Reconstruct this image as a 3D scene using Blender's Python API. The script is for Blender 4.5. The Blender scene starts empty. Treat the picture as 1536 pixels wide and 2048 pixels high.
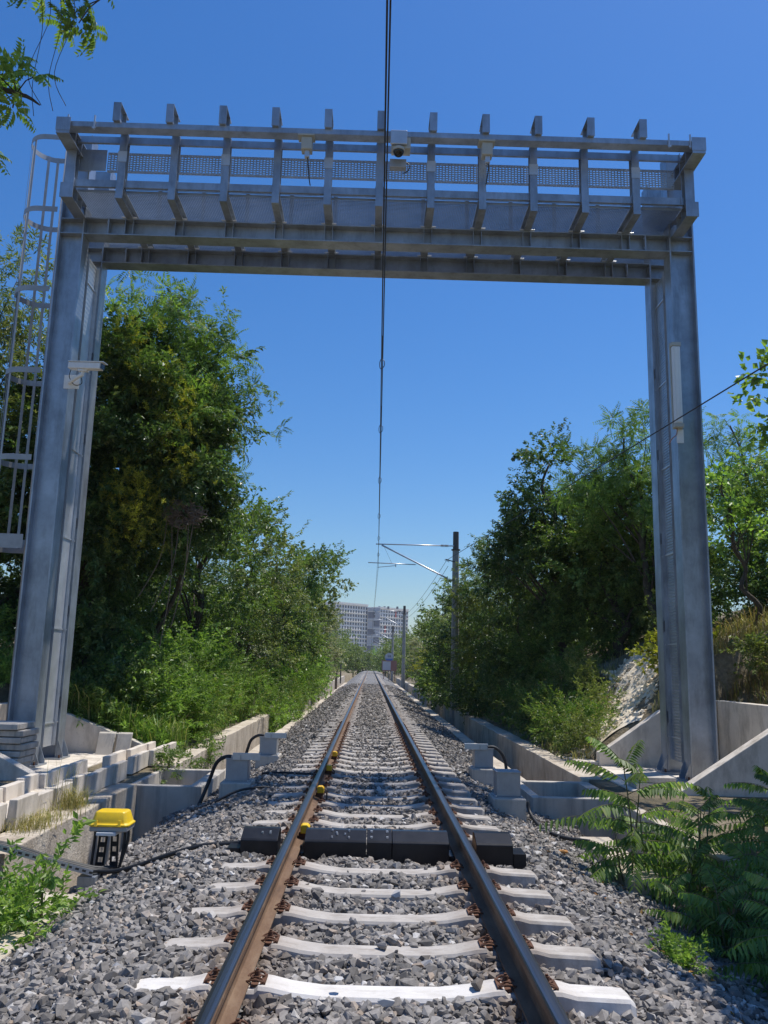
import bpy, bmesh, math, random
import numpy as np
from mathutils import Vector, Matrix

random.seed(7)
R = np.random.default_rng(11)
sc = bpy.context.scene
col = sc.collection
PI = math.pi

# ------------------------------------------------------------------ materials
def new_mat(name):
    m = bpy.data.materials.new(name)
    m.use_nodes = True
    nt = m.node_tree
    b = nt.nodes['Principled BSDF']
    return m, nt, b

def N(nt, kind, **kw):
    n = nt.nodes.new(kind)
    for k, v in kw.items():
        if k.startswith('i_'):
            n.inputs[k[2:].replace('_', ' ')].default_value = v
        else:
            setattr(n, k, v)
    return n

def ramp(nt, stops):
    n = nt.nodes.new('ShaderNodeValToRGB')
    cr = n.color_ramp
    while len(cr.elements) < len(stops):
        cr.elements.new(0.5)
    for e, (p, c) in zip(cr.elements, stops):
        e.position = p
        e.color = (c[0], c[1], c[2], 1)
    return n

def mixc(nt, a, b, fac, mode='MIX'):
    n = nt.nodes.new('ShaderNodeMix')
    n.data_type = 'RGBA'
    n.blend_type = mode
    for sock, v in ((n.inputs[6], a), (n.inputs[7], b)):
        if isinstance(v, tuple):
            sock.default_value = (v[0], v[1], v[2], 1)
        else:
            nt.links.new(v, sock)
    if isinstance(fac, (int, float)):
        n.inputs[0].default_value = fac
    else:
        nt.links.new(fac, n.inputs[0])
    return n.outputs[2]

def noise(nt, scale, detail=4, rough=.6, coord='Object', stretch=None):
    tc = nt.nodes.new('ShaderNodeTexCoord')
    n = nt.nodes.new('ShaderNodeTexNoise')
    n.inputs['Scale'].default_value = scale
    n.inputs['Detail'].default_value = detail
    n.inputs['Roughness'].default_value = rough
    out = tc.outputs[coord]
    if stretch:
        mp = nt.nodes.new('ShaderNodeMapping')
        mp.inputs['Scale'].default_value = stretch
        nt.links.new(out, mp.inputs['Vector'])
        out = mp.outputs[0]
    nt.links.new(out, n.inputs['Vector'])
    return n.outputs['Fac']

def bump(nt, b, h, strength, dist):
    n = nt.nodes.new('ShaderNodeBump')
    n.inputs['Strength'].default_value = strength
    n.inputs['Distance'].default_value = dist
    nt.links.new(h, n.inputs['Height'])
    nt.links.new(n.outputs[0], b.inputs['Normal'])

def mat_surface(name, c1, c2, scale=3, rough=.8, metal=0, bscale=40, bstr=.3, bdist=.01, stain=None, sstr=.5,
                sscale=(1.5, 1.5, .35), spots=None):
    k = 1.32 if ('concrete' in name or 'limestone' in name) else 1.15 if ('galvanised' in name or 'zinc' in name) else 1.2 if 'mast' in name else 1.0
    c1, c2, stain, spots = [None if q is None else tuple(min(.86, v * k) for v in q) for q in (c1, c2, stain, spots)]
    m, nt, b = new_mat(name)
    f = noise(nt, scale, 5, .65)
    r = ramp(nt, [(.3, c1), (.7, c2)])
    nt.links.new(f, r.inputs[0])
    c = r.outputs[0]
    if stain:
        g = noise(nt, 2.2, 6, .7, stretch=sscale)
        sr = ramp(nt, [(.48, (0, 0, 0)), (.68, (sstr, sstr, sstr))])
        nt.links.new(g, sr.inputs[0])
        c = mixc(nt, c, stain, sr.outputs[0])
    if spots:
        g = noise(nt, 26, 3, .6)
        sr = ramp(nt, [(.62, (0, 0, 0)), (.72, (.6, .6, .6))])
        nt.links.new(g, sr.inputs[0])
        c = mixc(nt, c, spots, sr.outputs[0])
    nt.links.new(c, b.inputs['Base Color'])
    b.inputs['Roughness'].default_value = rough
    b.inputs['Metallic'].default_value = metal
    if bstr:
        bump(nt, b, noise(nt, bscale, 5, .7), bstr, bdist)
    return m

M = {}
M['galv'] = mat_surface('galvanised_steel', (.24, .265, .30), (.40, .44, .49), 1.9, .42, .6, 18, .08, .004,
                        (.17, .18, .185), .6, (2, 2, .5), None)
M['grating'] = mat_surface('zinc_grating', (.25, .305, .38), (.34, .40, .48), 3, .45, .3, 18, .0, .004)
M['galv_bright'] = mat_surface('bright_zinc_sheet', (.42, .44, .46), (.55, .57, .59), 4, .38, .55, 30, .06, .003,
                               (.36, .37, .38), .4)
M['sheet'] = mat_surface('zinc_box_sheet', (.27, .275, .28), (.36, .365, .37), 6, .45, .3, 30, .06, .003,
                         (.3, .31, .32), .5)
M['alu'] = mat_surface('aluminium_tube', (.6, .61, .62), (.7, .71, .72), 8, .35, .6, 30, .05, .002)
M['concrete_new'] = mat_surface('fresh_concrete', (.46, .405, .335), (.56, .505, .43), 2.5, .9, 0, 60, .3, .006,
                                (.24, .205, .16), .75, (1.6, 1.6, .5), spots=(.33, .295, .25))
M['concrete_grey'] = mat_surface('grey_cast_concrete', (.34, .305, .255), (.44, .40, .345), 2.0, .9, 0, 70, .3, .005,
                                 (.17, .16, .145), .7, (3, 3, .25), spots=(.27, .26, .245))
M['concrete_old'] = mat_surface('old_rough_concrete', (.36, .30, .23), (.52, .46, .375), 2.5, .95, 0, 28, .7, .03,
                                (.2, .16, .115), .7, (1.4, 1.4, .5), spots=(.27, .23, .185))
M['sleeper'] = mat_surface('sleeper_concrete', (.28, .255, .225), (.39, .36, .325), 5, .88, 0, 90, .3, .004,
                           (.20, .17, .14), .7, (2, 6, 1), spots=(.26, .235, .21))
M['sleeper_white'] = mat_surface('white_sleeper_concrete', (.46, .435, .40), (.55, .525, .49), 5, .85, 0, 90, .3, .004,
                                 (.36, .33, .29), .6, (2, 6, 1), spots=(.40, .37, .34))
def rust_tint(m):
    nt = m.node_tree; b = nt.nodes['Principled BSDF']
    src = b.inputs['Base Color'].links[0].from_socket
    tc = nt.nodes.new('ShaderNodeTexCoord'); sx = nt.nodes.new('ShaderNodeSeparateXYZ')
    nt.links.new(tc.outputs['Object'], sx.inputs[0])
    def mth(op, a_, b_=None):
        q = nt.nodes.new('ShaderNodeMath'); q.operation = op
        for i_, v_ in enumerate((a_, b_)):
            if v_ is None: continue
            if isinstance(v_, (int, float)): q.inputs[i_].default_value = v_
            else: nt.links.new(v_, q.inputs[i_])
        return q.outputs[0]
    dd = mth('ABSOLUTE', mth('SUBTRACT', mth('ABSOLUTE', sx.outputs[0]), .7535))
    nz = noise(nt, 14, 4, .7)
    ff = mth('MULTIPLY', mth('MAXIMUM', mth('SUBTRACT', 1.0, mth('DIVIDE', dd, .30)), 0.0), mth('MULTIPLY', nz, 1.1))
    c = mixc(nt, src, (.19, .11, .062), ff)
    nt.links.new(c, b.inputs['Base Color'])
rust_tint(M['sleeper']); rust_tint(M['sleeper_white'])
M['black'] = mat_surface('black_painted_steel', (.008, .0085, .011), (.013, .014, .018), 5, .34, 0, 40, .1, .003,
                         (.03, .03, .033), .5, (3, 3, 1), spots=(.03, .03, .032))
M['black'].node_tree.nodes['Principled BSDF'].inputs['Specular IOR Level'].default_value = .3
M['rubber'] = mat_surface('black_rubber', (.014, .014, .015), (.024, .024, .024), 9, .55, 0, 60, .1, .002)
M['yellow'] = mat_surface('yellow_plastic', (.80, .52, .012), (.84, .56, .016), 5, .42, 0, 50, .05, .001,
                          (.50, .34, .05), .5, (3, 3, 2), spots=(.62, .42, .05))
M['sensor_yellow'] = mat_surface('orange_yellow_plastic', (.75, .42, .012), (.8, .48, .016), 5, .4, 0, 50, .03, .001)
M['white_paint'] = mat_surface('white_paint', (.74, .74, .72), (.8, .8, .78), 5, .5, 0, 50, .02, .001,
                               (.6, .58, .54), .4)
M['cream'] = mat_surface('cream_enclosure', (.40, .40, .35), (.46, .455, .40), 5, .5, 0, 50, .02, .001)
M['glass_dark'] = mat_surface('dark_lens_glass', (.01, .01, .012), (.012, .012, .014), 5, .08, 0, 50, 0, 0)
M['bark'] = mat_surface('tree_bark', (.055, .042, .030), (.12, .095, .07), 6, .95, 0, 20, .8, .03)
M['twig'] = mat_surface('dry_twig', (.13, .095, .07), (.22, .17, .13), 6, .95, 0, 20, .3, .01)
M['stem_green'] = mat_surface('green_stem', (.10, .12, .04), (.16, .13, .06), 6, .7, 0, 20, .2, .005)
M['mast_dark'] = mat_surface('weathered_mast', (.23, .22, .20), (.33, .32, .30), 3, .85, 0, 25, .2, .006,
                             (.15, .14, .125), .6)
M['mast_top'] = mat_surface('dark_mast_head', (.07, .06, .055), (.10, .09, .08), 3, .8, 0, 25, .2, .006)
M['wire'] = mat_surface('dark_copper_wire', (.03, .028, .03), (.05, .045, .045), 3, .5, .4, 25, 0, 0)
M['insulator'] = mat_surface('brown_insulator', (.08, .04, .025), (.11, .05, .03), 3, .3, 0, 25, 0, 0)
M['lampglass'] = mat_surface('clear_lamp_cover', (.72, .72, .70), (.78, .78, .76), 3, .2, 0, 25, 0, 0)

def mat_rail():
    m, nt, b = new_mat('rusty_rail_steel')
    f = noise(nt, 9, 6, .7, stretch=(1, .25, 1))
    r = ramp(nt, [(.28, (.085, .046, .025)), (.5, (.15, .085, .046)), (.72, (.215, .140, .085))])
    nt.links.new(f, r.inputs[0])
    g = noise(nt, 55, 3, .6)
    sr = ramp(nt, [(.6, (0, 0, 0)), (.75, (.55, .55, .55))])
    nt.links.new(g, sr.inputs[0])
    c = mixc(nt, r.outputs[0], (.075, .035, .018), sr.outputs[0])
    nt.links.new(c, b.inputs['Base Color'])
    b.inputs['Roughness'].default_value = .8
    bump(nt, b, noise(nt, 120, 4, .7), .35, .002)
    return m
M['rail'] = mat_rail()
def mat_polish():
    m, nt, b = new_mat('polished_rail_head')
    f = noise(nt, 30, 4, .6, stretch=(3, .04, 1))
    r = ramp(nt, [(.3, (.15, .14, .145)), (.7, (.27, .255, .26))])
    nt.links.new(f, r.inputs[0])
    nt.links.new(r.outputs[0], b.inputs['Base Color'])
    b.inputs['Metallic'].default_value = 1
    b.inputs['Roughness'].default_value = .33
    return m
M['polish'] = mat_polish()
M['rust'] = mat_surface('rusty_clip_iron', (.075, .032, .018), (.16, .075, .042), 20, .85, .1, 80, .4, .003)

def mat_stone(name='ballast_stone'):
    m, nt, b = new_mat(name)
    g = nt.nodes.new('ShaderNodeNewGeometry')
    r = ramp(nt, [(0, (.122, .110, .097)), (.3, (.208, .189, .168)), (.62, (.275, .251, .225)), (.86, (.355, .326, .293)),
                  (.93, (.37, .29, .22)), (.975, (.50, .47, .43)), (1, (.6, .57, .53))])
    nt.links.new(g.outputs['Random Per Island'], r.inputs[0])
    f = noise(nt, 38, 4, .7)
    r2 = ramp(nt, [(.3, (.72, .72, .72)), (.7, (1.18, 1.18, 1.18))])
    nt.links.new(f, r2.inputs[0])
    c = mixc(nt, r.outputs[0], r2.outputs[0], 1.0, 'MULTIPLY')
    # brown rust-dust tint in broad patches along the rails
    h = noise(nt, .9, 4, .6)
    r3 = ramp(nt, [(.55, (0, 0, 0)), (.75, (.28, .28, .28))])
    nt.links.new(h, r3.inputs[0])
    c = mixc(nt, c, (.19, .14, .10), r3.outputs[0])
    # rust dust beside the running rails (|x| close to the rail line)
    tc = nt.nodes.new('ShaderNodeTexCoord'); sx = nt.nodes.new('ShaderNodeSeparateXYZ')
    nt.links.new(tc.outputs['Object'], sx.inputs[0])
    def mth(op, a_, b_):
        q = nt.nodes.new('ShaderNodeMath'); q.operation = op
        for i_, v_ in enumerate((a_, b_)):
            if v_ is None: continue
            if isinstance(v_, (int, float)): q.inputs[i_].default_value = v_
            else: nt.links.new(v_, q.inputs[i_])
        return q.outputs[0]
    dd = mth('ABSOLUTE', mth('SUBTRACT', mth('ABSOLUTE', sx.outputs[0], None), .7535), None)
    ff = mth('MULTIPLY', mth('MAXIMUM', mth('SUBTRACT', 1.0, mth('DIVIDE', dd, .30)), 0.0), .75)
    c = mixc(nt, c, (.155, .098, .062), ff)
    nt.links.new(c, b.inputs['Base Color'])
    b.inputs['Roughness'].default_value = .85
    bump(nt, b, noise(nt, 140, 3, .7), .3, .003)
    return m
M['stone'] = mat_stone()
def mat_ballast_bed():
    m, nt, b = new_mat('ballast_bed')
    tc = nt.nodes.new('ShaderNodeTexCoord')
    v = nt.nodes.new('ShaderNodeTexVoronoi')
    v.inputs['Scale'].default_value = 19
    nt.links.new(tc.outputs['Object'], v.inputs['Vector'])
    sx = nt.nodes.new('ShaderNodeSeparateColor')
    nt.links.new(v.outputs['Color'], sx.inputs[0])
    r = ramp(nt, [(0, (.09, .087, .084)), (.5, (.20, .193, .187)), (.9, (.31, .30, .29)), (1, (.42, .4, .37))])
    nt.links.new(sx.outputs[0], r.inputs[0])
    nt.links.new(r.outputs[0], b.inputs['Base Color'])
    b.inputs['Roughness'].default_value = .9
    bump(nt, b, v.outputs['Distance'], 1.0, .05)
    b.id_data
    return m
M['ballast'] = mat_ballast_bed()

def mat_leaf(name, stops, trans=.35, rough=.42, clump=(.55, 1.35), cscale=1.1, tint=None, spec=.5):
    stops = [(p_, tuple(v * 1.3 for v in c_)) for p_, c_ in stops]
    m, nt, b = new_mat(name)
    g = nt.nodes.new('ShaderNodeNewGeometry')
    r = ramp(nt, stops)
    nt.links.new(g.outputs['Random Per Island'], r.inputs[0])
    f = noise(nt, cscale, 3, .6)
    a, z = clump
    r2 = ramp(nt, [(.32, (a, a, a)), (.68, (z, z, z * .92))])
    nt.links.new(f, r2.inputs[0])
    c = mixc(nt, r.outputs[0], r2.outputs[0], 1.0, 'MULTIPLY')
    if tint:
        h = noise(nt, .55, 3, .6)
        r3 = ramp(nt, [(.52, (0, 0, 0)), (.66, (.7, .7, .7))])
        nt.links.new(h, r3.inputs[0])
        c = mixc(nt, c, tint, r3.outputs[0])
    nt.links.new(c, b.inputs['Base Color'])
    b.inputs['Roughness'].default_value = rough
    b.inputs['Specular IOR Level'].default_value = spec
    t = nt.nodes.new('ShaderNodeBsdfTranslucent')
    hs = mixc(nt, c, (1.2, 1.35, .6), 1.0, 'MULTIPLY')
    nt.links.new(hs, t.inputs['Color'])
    mx = nt.nodes.new('ShaderNodeMixShader')
    mx.inputs[0].default_value = trans
    nt.links.new(b.outputs[0], mx.inputs[1])
    nt.links.new(t.outputs[0], mx.inputs[2])
    nt.links.new(mx.outputs[0], nt.nodes['Material Output'].inputs['Surface'])
    return m
M['leaf_dark'] = mat_leaf('dark_glossy_leaf', [(0, (0.043, 0.078, 0.023)), (.5, (0.072, 0.124, 0.034)), (.88, (0.119, 0.172, 0.053)), (1, (0.215, 0.227, 0.076))], .32, .38, spec=.5)
M['leaf_mid'] = mat_leaf('mid_green_leaf', [(0, (0.070, 0.111, 0.029)), (.5, (0.120, 0.184, 0.049)), (.9, (0.180, 0.244, 0.071)), (1, (0.281, 0.281, 0.094))], .38, .40, spec=.5)
M['leaf_olive'] = mat_leaf('olive_green_leaf', [(0, (0.097, 0.126, 0.038)), (.5, (0.158, 0.199, 0.061)), (1, (0.267, 0.267, 0.099))], .36, .45, tint=(.10, .11, .03))
M['leaf_bright'] = mat_leaf('bright_green_leaf', [(0, (0.108, 0.183, 0.041)), (.5, (0.177, 0.282, 0.066)), (1, (0.289, 0.370, 0.102))], .42, .42)
M['leaf_frond'] = mat_leaf('compound_frond_leaf', [(0, (0.090, 0.153, 0.036)), (.5, (0.140, 0.223, 0.052)), (.93, (0.199, 0.277, 0.073)), (1, (0.300, 0.310, 0.102))], .42, .5)
M['leaf_pale'] = mat_leaf('pale_grey_green_leaf', [(0, (0.175, 0.188, 0.106)), (.5, (0.250, 0.250, 0.156)), (1, (0.350, 0.325, 0.225))], .28, .6)
M['leaf_yellow'] = mat_leaf('yellow_green_seed', [(0, (.17, .19, .025)), (.5, (.26, .26, .035)), (1, (.36, .31, .045))], .42, .5)
M['leaf_far'] = mat_leaf('far_green_leaf', [(0, (0.084, 0.118, 0.039)), (.5, (0.138, 0.185, 0.064)), (1, (0.230, 0.252, 0.102))], .36, .42, cscale=.6)
M['grass'] = mat_leaf('bank_grass', [(0, (0.075, 0.138, 0.025)), (.55, (0.125, 0.213, 0.037)), (.85, (0.200, 0.250, 0.062)), (1, (0.375, 0.325, 0.138))], .35, .5, cscale=.8)
M['dry'] = mat_leaf('dry_grass', [(0, (.16, .10, .045)), (.4, (.27, .18, .075)), (.7, (.36, .27, .12)), (.8, (.13, .16, .045)), (1, (.20, .21, .06))], .3, .6)
M['straw'] = mat_leaf('straw_grass', [(0, (.12, .14, .04)), (.5, (.30, .25, .10)), (1, (.42, .35, .17))], .3, .6)
M['litter'] = mat_leaf('fallen_orange_leaf', [(0, (.20, .085, .02)), (.5, (.34, .15, .035)), (1, (.45, .26, .08))], .2, .7)

def mat_ground():
    m, nt, b = new_mat('earth_and_litter')
    f = noise(nt, .7, 6, .65)
    r = ramp(nt, [(.3, (.10, .085, .05)), (.48, (.22, .175, .105)), (.62, (.36, .30, .205)), (.75, (.52, .46, .36))])
    nt.links.new(f, r.inputs[0])
    f2 = noise(nt, 14, 4, .7)
    r2 = ramp(nt, [(.3, (.6, .6, .6)), (.7, (1.2, 1.2, 1.2))])
    nt.links.new(f2, r2.inputs[0])
    c = mixc(nt, r.outputs[0], r2.outputs[0], 1.0, 'MULTIPLY')
    nt.links.new(c, b.inputs['Base Color'])
    b.inputs['Roughness'].default_value = .95
    bump(nt, b, noise(nt, 6, 6, .75), .8, .12)
    return m
M['ground'] = mat_ground()
M['limestone'] = mat_surface('pale_limestone_rubble', (.50, .41, .29), (.66, .58, .45), 4, .95, 0, 12, .35, .04,
                             (.38, .28, .17), .5, (2, 2, 2), spots=(.42, .35, .24))
M['bldg_white'] = mat_surface('white_render', (.82, .78, .71), (.86, .82, .75), .1, .9, 0, 10, 0, 0)
M['bldg_grey'] = mat_surface('grey_render', (.46, .46, .48), (.50, .50, .52), .1, .9, 0, 10, 0, 0)
M['bldg_dark'] = mat_surface('dark_grey_cladding', (.16, .16, .19), (.19, .19, .22), .1, .9, 0, 10, 0, 0)
M['bldg_red'] = mat_surface('red_cladding', (.5, .11, .09), (.55, .13, .1), .1, .9, 0, 10, 0, 0)
M['window'] = mat_surface('window_glass', (.06, .07, .09), (.10, .11, .13), .3, .2, 0, 10, 0, 0)
M['sign_white'] = mat_surface('sign_white_face', (.48, .48, .50), (.55, .55, .57), 2, .5, 0, 10, 0, 0)
M['sign_blue'] = mat_surface('sign_blue_face', (.08, .16, .42), (.1, .18, .45), 2, .5, 0, 10, 0, 0)
M['sign_red'] = mat_surface('sign_red_face', (.30, .14, .11), (.36, .17, .13), 2, .6, 0, 10, 0, 0)

# ------------------------------------------------------------------ mesh helpers
class MB:
    def __init__(self):
        self.v = []; self.f = []; self.mi = []
    def add(self, verts, faces, mi=0):
        o = len(self.v)
        self.v += [tuple(p) for p in verts]
        self.f += [tuple(i + o for i in f) for f in faces]
        self.mi += [mi] * len(faces)
        return self
    def box(self, x0, x1, y0, y1, z0, z1, mi=0):
        v = [(x0, y0, z0), (x1, y0, z0), (x1, y1, z0), (x0, y1, z0), (x0, y0, z1), (x1, y0, z1), (x1, y1, z1), (x0, y1, z1)]
        return self.add(v, [(0, 3, 2, 1), (4, 5, 6, 7), (0, 1, 5, 4), (1, 2, 6, 5), (2, 3, 7, 6), (3, 0, 4, 7)], mi)
    def obox(self, c, ax, ay, az, mi=0):
        c, ax, ay, az = [Vector(q) for q in (c, ax, ay, az)]
        v = [c + sx * ax + sy * ay + sz * az for sz in (-1, 1) for sx, sy in ((-1, -1), (1, -1), (1, 1), (-1, 1))]
        return self.add(v, [(0, 3, 2, 1), (4, 5, 6, 7), (0, 1, 5, 4), (1, 2, 6, 5), (2, 3, 7, 6), (3, 0, 4, 7)], mi)
    def tube(self, pts, r, n=8, cap=True, mi=0):
        pts = [Vector(p) for p in pts]
        k = len(pts)
        rs = r if isinstance(r, (list, tuple)) else [r] * k
        o = len(self.v)
        up = None
        for i, p in enumerate(pts):
            t = (pts[min(i + 1, k - 1)] - pts[max(i - 1, 0)]).normalized()
            if up is None:
                up = Vector((0, 0, 1)) if abs(t.z) < .9 else Vector((0, 1, 0))
            s = t.cross(up).normalized()
            up = s.cross(t).normalized()
            for j in range(n):
                a = 2 * PI * j / n
                self.v.append(tuple(p + (s * math.cos(a) + up * math.sin(a)) * rs[i]))
        for i in range(k - 1):
            for j in range(n):
                a = o + i * n + j; b = o + i * n + (j + 1) % n
                self.f.append((a, b, b + n, a + n)); self.mi.append(mi)
        if cap:
            self.f.append(tuple(o + j for j in range(n))[::-1]); self.mi.append(mi)
            self.f.append(tuple(o + (k - 1) * n + j for j in range(n))); self.mi.append(mi)
        return self
    def bar(self, a, b, w, h, up=(0, 0, 1), mi=0):
        a = Vector(a); b = Vector(b)
        t = (b - a); L = t.length; t.normalize()
        u = Vector(up)
        s = t.cross(u)
        if s.length < 1e-4:
            s = t.cross(Vector((0, 1, 0)))
        s.normalize(); u = s.cross(t).normalized()
        return self.obox((a + b) / 2, t * L / 2, s * w / 2, u * h / 2, mi)
    def ext(self, prof, axis, a0, a1, mi=0):
        """extrude a closed 2-D profile along 'x','y' or 'z'"""
        n = len(prof)
        def p(q, a):
            return {'x': (a, q[0], q[1]), 'y': (q[0], a, q[1]), 'z': (q[0], q[1], a)}[axis]
        v = [p(q, a0) for q in prof] + [p(q, a1) for q in prof]
        f = [tuple(range(n))[::-1], tuple(range(n, 2 * n))]
        f += [(i, (i + 1) % n, (i + 1) % n + n, i + n) for i in range(n)]
        return self.add(v, f, mi)
    def cyl(self, c, r, h, n=16, axis='z', mi=0, r2=None):
        c = Vector(c)
        d = {'x': Vector((1, 0, 0)), 'y': Vector((0, 1, 0)), 'z': Vector((0, 0, 1))}[axis]
        return self.tube([c - d * h / 2, c + d * h / 2], [r, r if r2 is None else r2], n, True, mi)
    def build(self, name, mat, parent=None, bevel=0, smooth=False, seg=2):
        me = bpy.data.meshes.new(name)
        org = parent_origin(parent)
        me.from_pydata([(x - org[0], y - org[1], z - org[2]) for x, y, z in self.v], [], self.f)
        mats = mat if isinstance(mat, (list, tuple)) else [mat]
        for q in mats:
            me.materials.append(q)
        if len(mats) > 1:
            me.polygons.foreach_set('material_index', self.mi)
        bm = bmesh.new(); bm.from_mesh(me)
        bmesh.ops.recalc_face_normals(bm, faces=bm.faces)
        bm.to_mesh(me); bm.free()
        if smooth:
            me.polygons.foreach_set('use_smooth', [True] * len(me.polygons))
        me.update()
        o = bpy.data.objects.new(name, me)
        col.objects.link(o)
        if parent:
            o.parent = parent
        if bevel:
            bv = o.modifiers.new('bevel', 'BEVEL')
            bv.width = bevel; bv.segments = seg; bv.limit_method = 'ANGLE'
        return o

def parent_origin(p):
    o = Vector((0, 0, 0))
    while p is not None:
        o += Vector(p.location); p = p.parent
    return o

def tag(o, label=None, cat=None, group=None, kind=None):
    if label: o['label'] = label
    if cat: o['category'] = cat; o['kind'] = 'thing'
    if group: o['group'] = group
    if kind: o['kind'] = kind
    return o

def thing(name, label, cat, loc, group=None):
    o = bpy.data.objects.new(name, None)
    o.empty_display_size = .2
    col.objects.link(o)
    o.location = loc
    return tag(o, label, cat, group)

def copy_tree(o, parent=None):
    c = o.copy(); col.objects.link(c)
    c.parent = parent
    for ch in list(o.children):
        copy_tree(ch, c)
    return c

def np_mesh(name, V, F, mat, parent=None, smooth=False):
    """V (n,3) float array, F (m,k) int array of equal sized faces"""
    me = bpy.data.meshes.new(name)
    org = np.array(parent_origin(parent))
    V = np.asarray(V, dtype=np.float32) - org.astype(np.float32)
    m, k = F.shape
    me.vertices.add(len(V)); me.loops.add(m * k); me.polygons.add(m)
    me.vertices.foreach_set('co', V.ravel())
    me.loops.foreach_set('vertex_index', F.astype(np.int32).ravel())
    me.polygons.foreach_set('loop_start', np.arange(0, m * k, k, dtype=np.int32))
    try:
        me.polygons.foreach_set('loop_total', np.full(m, k, dtype=np.int32))
    except Exception:
        pass
    me.materials.append(mat)
    me.update(calc_edges=True)
    me.polygons.foreach_set('use_smooth', np.full(m, smooth, dtype=bool))
    o = bpy.data.objects.new(name, me)
    col.objects.link(o)
    if parent: o.parent = parent
    return o

def smooth_path(pts, k=6):
    pts = [Vector(p) for p in pts]
    out = []
    n = len(pts)
    for i in range(n - 1):
        p0 = pts[max(i - 1, 0)]; p1 = pts[i]; p2 = pts[i + 1]; p3 = pts[min(i + 2, n - 1)]
        for j in range(k):
            t = j / k
            out.append(.5 * ((2 * p1) + (p2 - p0) * t + (2 * p0 - 5 * p1 + 4 * p2 - p3) * t * t + (3 * p1 - p0 - 3 * p2 + p3) * t ** 3))
    out.append(pts[-1])
    return out

def vnoise(x, y, s=1.0, seed=0):
    """cheap smooth value noise on arrays"""
    x = np.asarray(x, float) * s + seed * 17.3; y = np.asarray(y, float) * s + seed * 5.1
    xi = np.floor(x); yi = np.floor(y); fx = x - xi; fy = y - yi
    fx = fx * fx * (3 - 2 * fx); fy = fy * fy * (3 - 2 * fy)
    def h(a, b):
        q = np.sin(a * 127.1 + b * 311.7) * 43758.5453
        return q - np.floor(q)
    return (h(xi, yi) * (1 - fx) + h(xi + 1, yi) * fx) * (1 - fy) + (h(xi, yi + 1) * (1 - fx) + h(xi + 1, yi + 1) * fx) * fy

# ------------------------------------------------------------------ ground
def ground_z(x, y):
    x = np.asarray(x, float); y = np.asarray(y, float)
    z = np.full(np.broadcast(x, y).shape, -.27)
    ax = np.abs(x)
    z = np.where(ax < 3.45, -1.05, z)
    n = (vnoise(x, y, .9, 1) - .5) * .5 + (vnoise(x, y, 2.7, 2) - .5) * .2
    # right bank
    start = np.where(y < 12.2, 6.7, np.where(y < 15.9, 6.5, 3.95 + np.clip((y - 30) * .02, 0, .4)))
    d = np.clip(x - start, 0, None)
    steep = np.where(y < 15.9, .75, .80)
    hr = 4.3 * (1 - np.exp(-d * steep / 4.3 * 1.25)) + np.clip(d - 12, 0, 40) * .06
    hr = np.where((y > 12.2) & (y < 15.9), np.where(d > 0, hr + .95, 0), hr)
    # left bank
    startl = np.where(y < 15.9, 6.9, 4.3)
    dl = np.clip(-x - startl, 0, None)
    hl = 2.6 * (1 - np.exp(-dl * .45 / 2.6 * 1.2)) + np.clip(dl - 12, 0, 40) * .05
    f = np.clip((ax - 3.9) / 1.2, 0, 1)
    z = z + np.where(x > 0, hr, hl) + np.where((hr + hl) > 0, n * f * np.clip((hr + hl) * 1.5, 0, 1), 0)
    # banks fade out with distance beyond the cutting
    fade = np.clip(1 - (y - 190) / 60, 0, 1)
    z = np.where(ax >= 3.45, -.27 + (z + .27) * fade, z)
    z = np.where((ax < 3.45) & (y > 230), -.5, z)
    return z

xs = np.concatenate([[-420, -200, -90, -50, -34], np.arange(-24, -7, 1.), np.arange(-7, -3.5, .3), [-3.46, -3.44, -3, -2.2, 0, 2.2, 3, 3.44, 3.46],
                     np.arange(3.7, 9, .3), np.arange(9.5, 25, 1.), [34, 50, 90, 200, 420]])
ys = np.concatenate([[-60, -20, -6], np.arange(0, 12, .6), [12.15, 12.25], np.arange(12.6, 15.8, .4), [15.85, 15.95], np.arange(16.3, 36, .4),
                     np.arange(36, 80, 1.5), np.arange(80, 240, 8), [250, 300, 400, 600, 900, 1600]])
GX, GY = np.meshgrid(xs, ys)
GZ = ground_z(GX, GY)
nx, ny = len(xs), len(ys)
idx = np.arange(nx * ny).reshape(ny, nx)
F = np.stack([idx[:-1, :-1], idx[:-1, 1:], idx[1:, 1:], idx[1:, :-1]], -1).reshape(-1, 4)
g = np_mesh('ground', np.stack([GX, GY, GZ], -1).reshape(-1, 3), F, M['ground'], smooth=True)
tag(g, kind='structure')

# ------------------------------------------------------------------ ballast
def ballast_z(x, y):
    x = np.asarray(x, float); y = np.asarray(y, float)
    ax = np.abs(x)
    far = np.clip((y - 12) / 14, 0, 1)
    vf = np.clip((y - 45) / 25, 0, 1)
    cen = -.226 + .016 * far + .05 * vf
    lef = -.208 - .004 * far + .03 * vf
    rig = -.262 + .03 * far + .03 * vf
    z = np.where(ax < .8, cen, np.where(x < 0, lef, rig))
    t = np.clip((ax - .75) / .15, 0, 1)
    z = np.where(ax < .9, cen * (1 - t) + np.where(x < 0, lef, rig) * t, z)
    edge = np.where(x < 0, 1.55, 1.42)
    s = np.clip(ax - edge, 0, None)
    z = z - s * np.where(x < 0, .36, .33)
    return z + (vnoise(x, y, 2.3, 3) - .5) * .045 + (vnoise(x, y, 6, 4) - .5) * .02

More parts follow.
